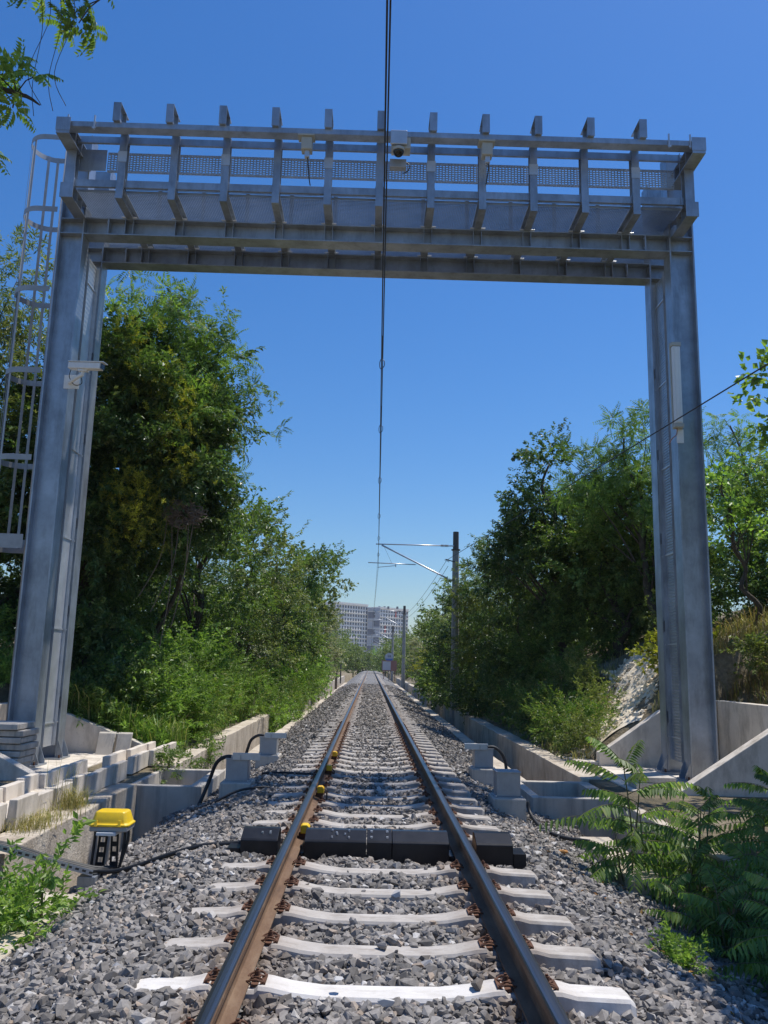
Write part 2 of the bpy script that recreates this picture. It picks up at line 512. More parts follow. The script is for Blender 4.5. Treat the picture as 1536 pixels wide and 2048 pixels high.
bx = np.concatenate([np.arange(-2.8, 2.81, .1)])
by = np.concatenate([np.arange(1.5, 30, .15), np.arange(30, 80, 1.), np.arange(80, 262, 6)])
BX, BY = np.meshgrid(bx, by)
BZ = ballast_z(BX, BY) - .03 + np.clip((BY - 60) / 15, 0, 1) * .03
BZ[:, 0] = -1.04; BZ[:, -1] = -1.04
nx, ny = len(bx), len(by)
idx = np.arange(nx * ny).reshape(ny, nx)
F = np.stack([idx[:-1, :-1], idx[:-1, 1:], idx[1:, 1:], idx[1:, :-1]], -1).reshape(-1, 4)
o = np_mesh('ballast_bed', np.stack([BX, BY, BZ], -1).reshape(-1, 3), F, M['ballast'], smooth=True)
tag(o, kind='structure')

SP = .63
S0 = 4.65
HOUSE_Y = S0 + 5 * SP

def stone_variants(n, npts, seed):
    rr = np.random.default_rng(seed)
    out = []
    for i in range(n):
        p = rr.normal(size=(npts, 3)); p /= np.linalg.norm(p, axis=1)[:, None]
        p *= rr.uniform(.75, 1.1, (npts, 1))
        p *= np.array([1, rr.uniform(.65, .95), rr.uniform(.5, .8)])
        bm = bmesh.new()
        for q in p: bm.verts.new(q)
        r = bmesh.ops.convex_hull(bm, input=bm.verts)
        junk = [e for e in r['geom_interior'] + r['geom_unused'] if isinstance(e, bmesh.types.BMVert)]
        if junk:
            bmesh.ops.delete(bm, geom=list(set(junk)), context='VERTS')
        bmesh.ops.triangulate(bm, faces=bm.faces)
        bm.verts.ensure_lookup_table(); bm.verts.index_update()
        v = np.array([q.co[:] for q in bm.verts]); f = np.array([[q.index for q in fc.verts] for fc in bm.faces])
        bm.free()
        out.append((v, f))
    return out

def rand_rot(n, rr, tilt=PI):
    q = rr.normal(size=(n, 4)); q /= np.linalg.norm(q, axis=1)[:, None]
    w, x, y, z = q.T
    return np.stack([1 - 2 * (y * y + z * z), 2 * (x * y - z * w), 2 * (x * z + y * w), 2 * (x * y + z * w), 1 - 2 * (x * x + z * z), 2 * (y * z - x * w),
                     2 * (x * z - y * w), 2 * (y * z + x * w), 1 - 2 * (x * x + y * y)], -1).reshape(n, 3, 3)

def scatter_stones(parts, variants, P, S, rr):
    which = rr.integers(0, len(variants), len(P))
    for k, (v, f) in enumerate(variants):
        sel = which == k
        if not sel.any(): continue
        p = P[sel]; s = S[sel]; rot = rand_rot(len(p), rr)
        vv = np.einsum('kij,mj->kmi', rot, v) * s[:, None, None]
        vv[:, :, 2] *= .85
        vv += p[:, None, :]
        ff = f[None] + (np.arange(len(p)) * len(v))[:, None, None]
        parts.append((vv.reshape(-1, 3), ff.reshape(-1, 3)))

def join_parts(parts):
    V = []; F = []; o = 0
    for v, f in parts:
        V.append(v); F.append(f + o); o += len(v)
    return np.concatenate(V), np.concatenate(F)

def ballast_points(y0, y1, dens, rr, size, on_top=.03):
    n = int((y1 - y0) * 5.6 * dens)
    x = rr.uniform(-2.8, 2.8, n); y = rr.uniform(y0, y1, n)
    k = np.round((y - S0) / SP); dy = np.abs(y - (S0 + k * SP))
    s = size * (.5 + 1.15 * rr.uniform(0, 1, n) ** 1.6)
    over = (dy < .092 + s * .25 + (vnoise(x, y, 5, 21) - .5) * .05) & (np.abs(x) < 1.26 + (vnoise(x, y, 4, 22) - .5) * .16)
    railz = np.abs(np.abs(x) - .7535) < .082
    house = (np.abs(y - HOUSE_Y) < .2) & (np.abs(x) < 1.3)
    keep = ~house & ~railz & (~over | (rr.uniform(size=n) < on_top * (1 + np.clip((y - 10) / 2, 0, 9) * (np.abs(x) < .5) * 2.0)))
    x = x[keep]; y = y[keep]; s = s[keep]; over = over[keep]
    z = ballast_z(x, y) + rr.uniform(-.55, .4, len(x)) * s
    ax_ = np.abs(x); st_ = np.interp(ax_, [0, .3, .46, .575, .63, .88, .925, 1.0, 1.2, 1.3], [-.205, -.203, -.186, -.163, -.158, -.158, -.160, -.178, -.186, -.21])
    z = np.where(over, st_ + s * .25, z)
    z = np.where((np.abs(np.abs(x) - .7535) < .16), np.minimum(z, -.195), z)
    return np.stack([x, y, z], -1), s

rr = np.random.default_rng(5)
near_var = stone_variants(22, 13, 3)
far_var = stone_variants(8, 7, 4)
parts = []
P, S = ballast_points(3.3, 6.0, 1750, rr, .0345, .003); scatter_stones(parts, near_var, P, S, rr)
P, S = ballast_points(6.0, 10.0, 1300, rr, .0345, .007); scatter_stones(parts, near_var, P, S, rr)
P, S = ballast_points(10.0, 17.0, 800, rr, .034, .02); scatter_stones(parts, far_var, P, S, rr)
P, S = ballast_points(17.0, 32.0, 420, rr, .042, .03); scatter_stones(parts, far_var, P, S, rr)
P, S = ballast_points(32.0, 70.0, 110, rr, .06, .05); scatter_stones(parts, far_var, P, S, rr)
V, F = join_parts(parts)
o = np_mesh('ballast_stones', V, F, M['stone'])
tag(o, 'crushed grey ballast stones heaped around the sleepers', 'ballast', kind='stuff')

# a few odd big stones lying on the ballast
def loose_stone(p, s, name, label, mat, seed):
    v, f = stone_variants(1, 22, seed)[0]
    V = v * np.array([1, .8, .62]) * s + np.array(p)
    o = np_mesh(name, V, f, mat)
    return tag(o, label, 'stone')
M['pale_stone'] = mat_surface('pale_loose_stone', (.5, .48, .45), (.6, .58, .55), 20, .9, 0, 60, .3, .004)
M['orange_stone'] = mat_surface('orange_loose_stone', (.45, .2, .06), (.5, .26, .09), 20, .9, 0, 60, .3, .004)
loose_stone((-.22, 4.62, -.14), .035, 'loose_stone', 'small white stone beside the nearest sleeper, below the left rail clip', M['pale_stone'], 31)
loose_stone((.02, 4.42, -.17), .05, 'loose_stone', 'pale rounded stone between the rails in front of the whitest sleeper', M['pale_stone'], 32)
loose_stone((-2.0, 5.95, -.37), .05, 'loose_stone', 'orange stone lying on the left ballast shoulder near the leafy shrub', M['orange_stone'], 33)
loose_stone((1.95, 9.0, -.40), .06, 'loose_stone', 'brown stone at the ballast toe below the right cable pit', M['orange_stone'], 34)

# ------------------------------------------------------------------ rails
def rail_profile():
    h = [(.075, -.172), (.075, -.161), (.04, -.152), (.016, -.143), (.0095, -.128), (.0083, -.09), (.0095, -.062), (.018, -.052),
         (.0355, -.044), (.0365, -.016), (.033, -.006), (.0265, -.0015)]
    t = [(.012, 0.0)]
    r = h + t
    l = [(-x, z) for x, z in reversed(r)]
    return r + l
def make_rail(name, label, xc):
    prof = rail_profile()
    b = MB()
    n = len(prof)
    ysr = [1.2, 30, 80, 160, 258]
    for y in ysr:
        b.v += [(xc + q[0], y, q[1]) for q in prof]
    for i in range(len(ysr) - 1):
        for j in range(n):
            a = i * n + j; c = i * n + (j + 1) % n
            top = min(prof[j][1], prof[(j + 1) % n][1]) > -.007
            b.f.append((a, c, c + n, a + n)); b.mi.append(1 if top else 0)
    b.f.append(tuple(range(n))); b.mi.append(0)
    b.f.append(tuple(range((len(ysr) - 1) * n, len(ysr) * n))[::-1]); b.mi.append(0)
    o = b.build(name, [M['rail'], M['polish']])
    return tag(o, label, 'rail', 'running rails of the single track')
make_rail('steel_rail', 'left rusty steel rail with sunlit brown side and yellow wheel sensors', -.7535)
make_rail('steel_rail', 'right steel rail with dark shaded inner side and polished top', .7535)

# ------------------------------------------------------------------ sleepers with clips
def sleeper_mesh():
    st = [(0, -.205, .080), (.30, -.203, .080), (.46, -.186, .082), (.575, -.163, .085), (.63, -.158, .086), (.648, -.176, .086), (.86, -.176, .086), (.878, -.158, .086),
          (.925, -.160, .086), (1.0, -.178, .084), (1.2, -.186, .082), (1.272, -.190, .078), (1.30, -.212, .070)]
    st = [(-x, z, w) for x, z, w in reversed(st[1:])] + st
    V = []; F = []
    for x, z, w in st:
        V += [(x, -.14, -.40), (x, -w - .014, z - .016), (x, -w, z), (x, w, z), (x, w + .014, z - .016), (x, .14, -.40)]
    n = 6
    for i in range(len(st) - 1):
        for j in range(n):
            a = i * n + j; b = i * n + (j + 1) % n
            F.append((a, b, b + n, a + n))
    F.append(tuple(range(n))); F.append(tuple(range((len(st) - 1) * n, len(st) * n))[::-1])
    return V, F
def clip_mb():
    """tension clamp: sprung iron loops either side of a sleeper screw, on an angled guide plate; +x is away from the rail"""
    b = MB()
    b.box(.0, .085, -.075, .075, -.006, .010)
    b.ext([(.05, .010), (.088, .010), (.088, .026)], 'y', -.075, .075)
    for s in (-1, 1):
        pts = [(.0, s * .022, .030), (.022, s * .018, .036), (.05, s * .026, .030), (.074, s * .045, .022), (.070, s * .070, .026), (.04, s * .080, .038),
               (.008, s * .070, .034), (-.022, s * .058, .022), (-.03, s * .04, .016)]
        b.tube(smooth_path(pts, 3), .0072, 6)
    b.tube([(0.0, -.024, .030), (-.006, 0, .031), (0.0, .024, .030)], .0072, 6)
    b.cyl((.03, 0, .037), .030, .006, 12)
    b.cyl((.03, 0, .054), .018, .030, 6)
    b.cyl((.03, 0, .074), .010, .014, 8)
    return b

def ordinal(n):
    return ['first', 'second', 'third', 'fourth', 'fifth', 'sixth', 'seventh', 'eighth', 'ninth', 'tenth', 'eleventh', 'twelfth', 'thirteenth', 'fourteenth',
            'fifteenth', 'sixteenth', 'seventeenth', 'eighteenth'][n - 1]
SV, SF = sleeper_mesh()
clip_proto = clip_mb()
sl_mesh = None; clip_mesh = None
GS = 'concrete sleepers under the rails'
def make_sleeper(y, label, clips=True, white=False, first=[None, None, None]):
    t = thing('concrete_sleeper', label, 'sleeper', (random.uniform(-.006, .006), y + random.uniform(-.008, .008), random.uniform(-.004, .003)), GS)
    t.rotation_euler.z = random.uniform(-.006, .006)
    kk = 1 if white else 0
    if first[kk] is None:
        b = MB(); b.add(SV, SF)
        o = b.build('sleeper_body', M['sleeper_white' if white else 'sleeper'])
        first[kk] = o.data
    else:
        o = bpy.data.objects.new('sleeper_body', first[kk]); col.objects.link(o)
    o.parent = t
    if clips:
        for sx in (-1, 1):
            for side in (-1, 1):
                if first[2] is None:
                    c = clip_proto.build('rail_clip', M['rust'], None, 0, False)
                    first[2] = c.data
                else:
                    c = bpy.data.objects.new('rail_clip', first[2]); col.objects.link(c)
                c.parent = t
                c.location = (sx * .7535 + side * .083, 0, -.168); c.scale = (.85, .82, .8)
                c.rotation_euler.z = 0 if side > 0 else PI
    return t
k = -1
while True:
    y = S0 + k * SP
    if y > 150: break
    if k != 5:
        if k == -1: lab = 'concrete sleeper just below the lower edge, before the whitest one'
        elif k == 0: lab = 'brilliant white concrete sleeper nearest the viewer'
        elif k < 5: lab = '%s grey concrete sleeper before the black sensor housing' % ordinal(5 - k)
        elif k < 23: lab = '%s concrete sleeper beyond the black sensor housing' % ordinal(k - 5)
        else: lab = 'pale concrete sleeper in the far run of track past the gantry'
        make_sleeper(y, lab, clips=y < 24, white=(k == 0))
    k += 1

# ------------------------------------------------------------------ black sensor housing across the track
hs = thing('detector_housing', 'black steel sensor housing bolted across the track in place of a sleeper', 'sensor housing', (0, HOUSE_Y, -.2))
def cover(x0, x1, parent, name):
    y = HOUSE_Y
    pr = [(y - .15, -.30), (y - .15, -.085), (y - .135, -.07), (y + .02, -.012), (y + .10, -.012), (y + .15, -.06), (y + .15, -.30)]
    return MB().ext(pr, 'x', x0, x1).build(name, M['black'], parent, .004)
c1 = cover(-1.20, -.875, hs, 'outer_cover')
c2 = cover(-.64, -.095, hs, 'middle_cover')
c3 = cover(.135, .635, hs, 'middle_cover')
c4 = cover(.875, 1.20, hs, 'outer_cover')
yk = HOUSE_Y
pr = [(yk - .154, -.30), (yk - .154, -.083), (yk - .137, -.066), (yk + .02, -.008), (yk + .10, -.008), (yk + .154, -.06), (yk + .154, -.30)]
c5 = MB().ext(pr, 'x', -.09, .13).build('centre_plate', M['black'], hs, .003)
for x0, x1, zt in ((-1.32, -1.205, -.155), (1.205, 1.32, -.155), (-.87, -.645, -.185), (.64, .87, -.185)):
    MB().box(x0, x1, HOUSE_Y - .13, HOUSE_Y + .13, -.34, zt).build('base_trough', M['black'], hs, .004)
def slope_pt(x, t):
    yy = HOUSE_Y - .135 + .155 * t
    return Vector((x, yy, -.07 + .058 * t + .004))
def bolts(par, pts, r):
    for x, t in pts:
        p = slope_pt(x, t)
        MB().cyl((p.x, p.y, p.z + .004), r, .016, 8).build('bolt', M['alu'], par)
bolts(c5, [(-.05, .25), (-.05, .8), (.09, .25), (.09, .8)], .012)
bolts(c2, [(-.4, .2), (-.4, .85), (-.25, .2), (-.25, .85), (-.355, .5), (-.285, .5), (-.36, .62)], .0085)
bolts(c1, [(-1.02, .5), (-.95, .45), (-.95, .58)], .009)

# yellow wheel sensors on the left rail
for i, (y, lab) in enumerate([(8.15, 'yellow wheel sensor clamped to the left rail just behind the black housing, largest'),
                              (10.6, 'yellow wheel sensor on the left rail, second from the viewer'),
                              (12.75, 'yellow wheel sensor on the left rail, third from the viewer'),
                              (14.7, 'yellow wheel sensor on the left rail, farthest and smallest')]):
    t = thing('wheel_sensor', lab, 'sensor', (-.68, y, -.1), 'yellow wheel sensors on the left rail')
    pr = [(-.712, -.105), (-.712, -.040), (-.695, -.028), (-.650, -.028), (-.628, -.050), (-.628, -.105)]
    MB().ext(pr, 'y', y - .06, y + .06).build('sensor_head', M['sensor_yellow'] if i else M['yellow'], t, .006)
    MB().box(-.73, -.64, y - .035, y + .035, -.17, -.107).build('clamp', M['rust'], t, .003)
    MB().tube(smooth_path([(-.64, y + .04, -.09), (-.60, y + .06, -.12), (-.60, y + .05, -.2), (-.63, y + .04, -.24)]), .009, 6).build('lead', M['rubber'], t, 0, True)

# ------------------------------------------------------------------ kerbs, channel walls
def roughbox(name, label, cat, x0, x1, y0, y1, z0, z1, mat, group=None, step=.5, amp=.012, bevel=.012):
    """long box with slightly uneven subdivided edges"""
    b = MB()
    n = max(2, int((y1 - y0) / step) + 1)
    for i in range(n):
        y = y0 + (y1 - y0) * i / (n - 1)
        j = [random.uniform(-amp, amp) for _ in range(4)]
        b.v += [(x0, y, z0), (x1, y, z0), (x1 + j[0], y, z1 + j[1]), (x0 + j[2], y, z1 + j[3])]
    for i in range(n - 1):
        for q in range(4):
            a = i * 4 + q; c = i * 4 + (q + 1) % 4
            b.f.append((a, c, c + 4, a + 4)); b.mi.append(0)
    b.f.append((0, 1, 2, 3)); b.mi.append(0)
    b.f.append(tuple(range((n - 1) * 4, n * 4))[::-1]); b.mi.append(0)
    o = b.build(name, mat, None, bevel)
    return tag(o, label, cat, group)
roughbox('ballast_kerb', 'rough concrete kerb at the left ballast toe below the leafy shrub', 'kerb', -2.80, -2.48, 3, 7.45, -1.1, -.50, M['concrete_old'], 'kerbs along the ballast')
roughbox('ballast_kerb', 'weedy far concrete kerb left of the track past the cable pit', 'kerb', -2.78, -2.46, 14.1, 90, -1.1, -.53, M['concrete_old'], 'kerbs along the ballast', 1.0)
roughbox('ballast_kerb', 'broken pale kerb at the right ballast toe in front of the pit', 'kerb', 2.38, 2.74, 8.1, 10.1, -1.1, -.46, M['concrete_old'], 'kerbs along the ballast')
roughbox('ballast_kerb', 'far concrete kerb right of the track beyond the pit, partly in shade', 'kerb', 2.44, 2.76, 13.75, 90, -1.1, -.52, M['concrete_old'], 'kerbs along the ballast', 1.0)
G = 'concrete drain walls beside the track'
roughbox('channel_wall', 'near stained concrete wall left behind the yellow box', 'wall', -3.66, -3.28, 2, 10.36, -1.1, -.25, M['concrete_old'], G)
roughbox('channel_wall', 'short concrete wall piece between the crack and the left pit', 'wall', -3.66, -3.31, 10.41, 12.08, -1.1, -.255, M['concrete_old'], G)
roughbox('channel_wall', 'rough wall stub with creepers just beyond the left pit', 'wall', -3.62, -3.26, 14.05, 18.5, -1.1, -.25, M['concrete_old'], G)
roughbox('channel_wall', 'long sunlit concrete wall left of track ending in weeds', 'wall', -3.66, -3.34, 18.55, 27.5, -1.1, -.22, M['concrete_old'], G)
roughbox('channel_wall', 'distant overgrown concrete wall along the left bank', 'wall', -3.75, -3.4, 29, 110, -1.1, -.1, M['concrete_old'], G, 1.5)
roughbox('channel_wall', 'near wall behind the leafy saplings at right', 'wall', 3.3, 3.66, 2, 11.9, -1.1, -.29, M['concrete_old'], G)
roughbox('channel_wall', 'long sloping-looking concrete wall right of track beyond the pit', 'wall', 3.32, 3.68, 13.7, 38, -1.1, -.25, M['concrete_old'], G)
roughbox('channel_wall', 'far shaded concrete wall right of the track', 'wall', 3.35, 3.7, 38.2, 110, -1.1, -.2, M['concrete_old'], G, 1.5)

# cable pits straddling the channels at the gantry
def pit(label, x0, x1, y0, y1, z):
    t = thing('cable_pit', label, 'cable pit', ((x0 + x1) / 2, (y0 + y1) / 2, z), 'open concrete cable pits')
    w = .13
    MB().box(x0, x1, y0, y0 + w, -1.08, z).build('pit_wall', M['concrete_grey'], t, .012)
    MB().box(x0, x1, y1 - w, y1, -1.08, z - .002).build('pit_wall', M['concrete_grey'], t, .012)
    MB().box(x0, x0 + w, y0 + w, y1 - w, -1.08, z - .003).build('pit_wall', M['concrete_grey'], t, .012)
    MB().box(x1 - w - .06, x1, y0 + w, y1 - w, -1.08, z - .003).build('pit_wall', M['concrete_grey'], t, .012)
    MB().box(x0 + w, x1 - w - .06, y0 + w, y1 - w, -1.04, -.95).build('pit_floor', M['concrete_old'], t)
    return t
pit('grey open concrete cable pit left of the track behind the yellow box', -3.52, -2.42, 12.1, 14.02, -.285)
pit('grey open concrete cable pit right of the track behind the sapling', 2.2, 3.42, 11.92, 13.68, -.30)

# ------------------------------------------------------------------ level slabs and wing walls round the gantry feet
def slab(label, x0, x1, y0, y1):
    o = MB().box(x0, x1, y0, y1, -.5, -.245).build('foundation_slab', M['concrete_new'], None, .015)
    return tag(o, label, 'foundation', 'foundation slabs under the gantry')
slab('pale foundation slab under the left gantry columns', -6.5, -4.55, 12.45, 15.55)
slab('pale foundation slab under the right gantry columns', 3.75, 6.25, 12.45, 15.35)
def wing(label, pts, y0, y1, mat='concrete_new'):
    prof = [(pts[0][0], -.6)] + list(pts) + [(pts[-1][0], -.6)]
    if pts[-1][0] < pts[0][0]:
        prof = prof[::-1]
    o = MB().ext(prof, 'y', y0, y1).build('wing_wall', M[mat], None, .012)
    return tag(o, label, 'wall', 'sloping wing walls round the gantry feet')
wing('sloping concrete wing wall in front of the right gantry column', [(4.2, -.26), (4.36, -.23), (5.75, .655), (6.6, 1.16)], 12.2, 12.42)
wing('sloping concrete wing wall behind the right gantry column', [(4.1, -.02), (4.2, .03), (5.25, .745), (6.0, .95), (6.29, .95)], 15.42, 15.64)
wing('sloping concrete wing wall behind the left gantry column', [(-4.05, -.1), (-4.25, -.06), (-5.65, .44), (-6.4, .7)], 15.6, 15.8)
wing('low sloping wing wall before the left column under the slab stack', [(-4.85, -.17), (-4.95, -.12), (-5.3, .05), (-6.5, .62)], 12.15, 12.35)
o = MB().box(6.3, 6.52, 12.43, 15.64, -.6, .96).build('wing_wall', M['concrete_new'], None, .012)
tag(o, 'straight concrete back wall behind the right gantry column', 'wall', 'sloping wing walls round the gantry feet')
o = MB().box(-6.72, -6.52, 12.4, 15.59, -.6, .62).build('wing_wall', M['concrete_new'], None, .012)
tag(o, 'concrete back wall behind the left gantry column', 'wall', 'sloping wing walls round the gantry feet')

# stacked cover slabs by the left column
for i in range(6):
    dx = [0, .02, .045, .01, .03, -.02][i]
    z0 = -.09 + i * .097
    o = MB().box(-6.3 + dx, -5.16 + dx - (.02 if i == 5 else 0), 12.42 + dx, 13.05, z0, z0 + .085).build('cover_slab', M['concrete_grey'], None, .012)
    tag(o, ['concrete cover slab at the bottom of the stack by the left column', 'second concrete cover slab from the bottom of the stack', 'third concrete cover slab from the bottom of the stack',
            'third concrete cover slab from the top of the stack', 'second concrete cover slab from the top of the stack', 'topmost concrete cover slab of the stack, brightly lit'][i], 'slab', 'stacked cover slabs')
o = MB().box(-6.25, -5.2, 12.45, 13.0, -.244, -.095).build('timber_bearer', M['concrete_grey'], None, .01)
tag(o, 'concrete block under the slab stack beside the left column', 'block')
# two broken slabs leaning against the left rear wing wall
for i, (x, w) in enumerate(((-4.83, .30), (-4.5, .26))):
    b = MB().obox((x, 15.42 - i * .03, -.06), (w / 2, .0, 0), (0, .03, .012), (.0, .07, .19))
    o = b.build('leaning_slab', M['concrete_grey'], None, .008)
    tag(o, ['left broken slab leaning on the wing wall behind the left column', 'right broken slab leaning on the wing wall beside dry weeds'][i], 'slab', 'broken leaning slabs')

for i, (x0, x1, y0, y1, z0) in enumerate(((3.85, 4.42, 12.55, 12.95, -.243), (3.9, 4.45, 12.57, 12.98, -.158))):
    o = MB().box(x0, x1, y0, y1, z0, z0 + .08).build('cover_slab', M['concrete_grey'], None, .01)
    tag(o, ['lower of two flat cover slabs in front of the right gantry foot', 'upper of two flat cover slabs in front of the right gantry foot'][i], 'slab', 'cover slabs by the right gantry foot')
o = MB().box(3.72, 4.1, 15.5, 16.3, -.25, -.19).build('cover_slab', M['concrete_new'], None, .01)
tag(o, 'pale flat slab lying on the ground behind the right drain wall', 'slab')
# cable trough elements: U-shaped open concrete channels
def trough(x, y, L, w, h, z, rot, label, grp='open concrete cable troughs', rng=random):
    t = .085
    b = MB()
    pr = [(-w / 2, 0), (w / 2, 0), (w / 2, h), (w / 2 - t, h), (w / 2 - t - .012, t), (-w / 2 + t + .012, t), (-w / 2 + t, h), (-w / 2, h)]
    n = len(pr)
    V = [(q[0], -L / 2, q[1]) for q in pr] + [(q[0], L / 2, q[1]) for q in pr]
    Fc = [(i, (i + 1) % n, (i + 1) % n + n, i + n) for i in range(n)]
    for o0, rev in ((0, False), (n, True)):
        for q in ((0, 1, 4, 5), (1, 2, 3, 4), (0, 5, 6, 7)):
            f = tuple(o0 + i for i in q)
            Fc.append(f if rev else f[::-1])
    b.add(V, Fc)
    o = b.build('cable_trough', M['concrete_new'], None, .008)
    o.location = (x, y, z); o.rotation_euler.z = rot
    return tag(o, label, 'cable trough', grp)
tl = ['nearest the viewer', 'second from the viewer', 'third from the viewer', 'fourth, behind dry grass', 'fifth, behind the grass tuft', 'sixth, with grass in front', 'seventh, beside the slab stack',
      'eighth, half in shadow', 'ninth, by the left column foot', 'tenth, last before the gap']
for i in range(10):
    y = 7.35 + i * .535
    off = [0.02, .0, -.02, .06, .015, .03, -.015, .02, -.02, .01][i]
    trough(-4.02 + off + (i * .012), y, .525, .66, [.25, .25, .26, .29, .24, .25, .27, .25, .25, .26][i], -.25, random.uniform(-.02, .02),
           'pale concrete cable trough in the long left row, %s' % tl[i])
for i in range(5):
    y = 13.15 + i * .51
    trough(-3.88 + [.02, -.02, .03, 0, .01][i] + .02 * i, y, .5, .46, .25, -.25, random.uniform(-.015, .015),
           'pale concrete cable trough beyond the gap, %s' % ['nearest the pit', 'second past the gap', 'middle of the five', 'last but one', 'farthest by the weeds'][i])

# ------------------------------------------------------------------ yellow junction box on its perforated stand
X, Y = -2.52, 8.3
jb = thing('junction_box', 'yellow plastic trackside junction box on a black perforated stand', 'junction box', (X, Y, -.5))
zb = -.10
V = []; Fc = []
rings = [(.190, .140, 0), (.190, .140, .021), (.174, .125, .025), (.167, .119, .048), (.145, .098, .120), (.132, .086, .132), (.0, .0, .134)]
for a, b_, h in rings[:-1]:
    c = min(a, b_) * .22
    for sx, sy in ((1, 1), (-1, 1), (-1, -1), (1, -1)):
        q = [(sx * a, sy * (b_ - c)), (sx * (a - c), sy * b_)]
        if sx * sy < 0: q = q[::-1]
        V += [(X + u, Y + v, zb + h) for u, v in q]
for i in range(len(rings) - 2):
    for j in range(8):
        Fc.append((i * 8 + j, i * 8 + (j + 1) % 8, (i + 1) * 8 + (j + 1) % 8, (i + 1) * 8 + j))
Fc.append(tuple(range(8))[::-1]); Fc.append(tuple(range((len(rings) - 2) * 8, (len(rings) - 1) * 8)))
lid = MB().add(V, Fc).build('lid', M['yellow'], jb, .008, True)
for sx in (-.115, .105):
    MB().ext([(Y - .156, zb + .005), (Y - .1405, zb + .005), (Y - .126, zb + .06), (Y - .136, zb + .06)], 'x', X + sx - .014, X + sx + .014).build('latch', M['yellow'], lid, .003)
MB().box(X - .178, X + .178, Y - .128, Y + .128, zb - .045, zb - .001).build('base', M['sheet'], jb, .01)
MB().box(X - .10, X + .08, Y - .16, Y + .12, zb - .075, zb - .046).build('mounting_plate', M['white_paint'], jb, .004)
def leg_plate(x0, x1, y, z0, z1, skew):
    b = MB()
    n = 5
    hz = (z1 - z0) / n
    def xq(x, z): return x + skew * (z1 - z)
    w = (x1 - x0)
    for (u0, u1) in ((0, .26), (.74, 1)):
        b.add([(xq(x0 + w * u, z), yy, z) for z in (z0, z1) for u in (u0, u1) for yy in (y - .006, y + .006)],
              [(0, 2, 6, 4), (1, 5, 7, 3), (0, 4, 5, 1), (2, 3, 7, 6), (4, 6, 7, 5), (0, 1, 3, 2)])
    for i in range(n + 1):
        zc = z0 + hz * i
        za = max(z0, zc - .022); zt = min(z1, zc + .022)
        b.add([(xq(x0 + w * u, z), yy, z) for z in (za, zt) for u in (.255, .745) for yy in (y - .0055, y + .0055)],
              [(0, 2, 6, 4), (1, 5, 7, 3), (0, 4, 5, 1), (2, 3, 7, 6), (4, 6, 7, 5), (0, 1, 3, 2)])
    return b
leg_plate(X - .09, X - .005, Y - .09, -.62, zb - .076, -.06).build('stand', M['black'], jb, .003)
leg_plate(X + .01, X + .085, Y - .05, -.62, zb - .076, .03).build('stand', M['black'], jb, .003)
for px, pe in ((-.15, -.17), (.16, .06), (.13, .09)):
    MB().tube(smooth_path([(X + px, Y - .02, zb - .03), (X + px, Y - .02, zb - .16), (X + pe, Y - .03, -.62)]), .014, 8).build('conduit', M['rubber'], jb, 0, True)

# cable tray with black cables leading from the left wall to the housing
tr = thing('cable_tray', 'perforated zinc cable tray sloping down from the left wall', 'cable tray', (-3.0, 7.7, -.3))
a = Vector((-4.3, 7.55, -.155)); m_ = Vector((-3.35, 7.62, -.175)); e_ = Vector((-2.58, 7.98, -.47))
b = MB()
for p, q in ((a, m_), (m_, e_)):
    b.bar(p, q, .17, .006)
    d = (q - p).normalized(); s = d.cross(Vector((0, 0, 1))).normalized()
    n = int((q - p).length / .06)
    for sgn in (-1, 1):
        off = s * .085 * sgn
        b.bar(p + off + Vector((0, 0, .006)), q + off + Vector((0, 0, .006)), .004, .014)
        b.bar(p + off + Vector((0, 0, .042)), q + off + Vector((0, 0, .042)), .004, .014)
        for i in range(n):
            c0 = p + (q - p) * (i / n) + off + Vector((0, 0, .024)); c1_ = p + (q - p) * ((i + .45) / n) + off + Vector((0, 0, .024))
            b.bar(c0, c1_, .004, .024)
b.build('tray', M['galv_bright'], tr)
MB().box(-2.68, -2.52, 7.9, 8.06, -.70, -.478).build('foot', M['galv'], tr, .004)
for i, dy in enumerate((-.05, 0.0, .05)):
    pts = [(-4.4, 7.55 + dy, -.128), (-3.4, 7.62 + dy, -.148), (-2.95, 7.83 + dy, -.31), (-2.6, 7.99 + dy, -.43)]
    if i == 1:
        pts += [(-2.42, 8.0, -.45), (-2.2, 7.97, -.40), (-1.9, 7.95, -.29), (-1.6, 7.93, -.20), (-1.35, 7.9, -.17), (-1.21, 7.88, -.15)]
    else:
        pts += [(-2.5, 8.1 + dy * .6, -.45), (-2.46, 8.25 + dy, -.50), (-2.47, 8.33, -.6)]
    o = MB().tube(smooth_path(pts, 8), .021, 10).build('cable', M['rubber'], None, 0, True)
    tag(o, ['black cable on the tray, front one of three', 'black cable running from the tray over the ballast to the housing', 'black cable on the tray, rear one of three'][i], 'cable', 'black cables on the left tray')

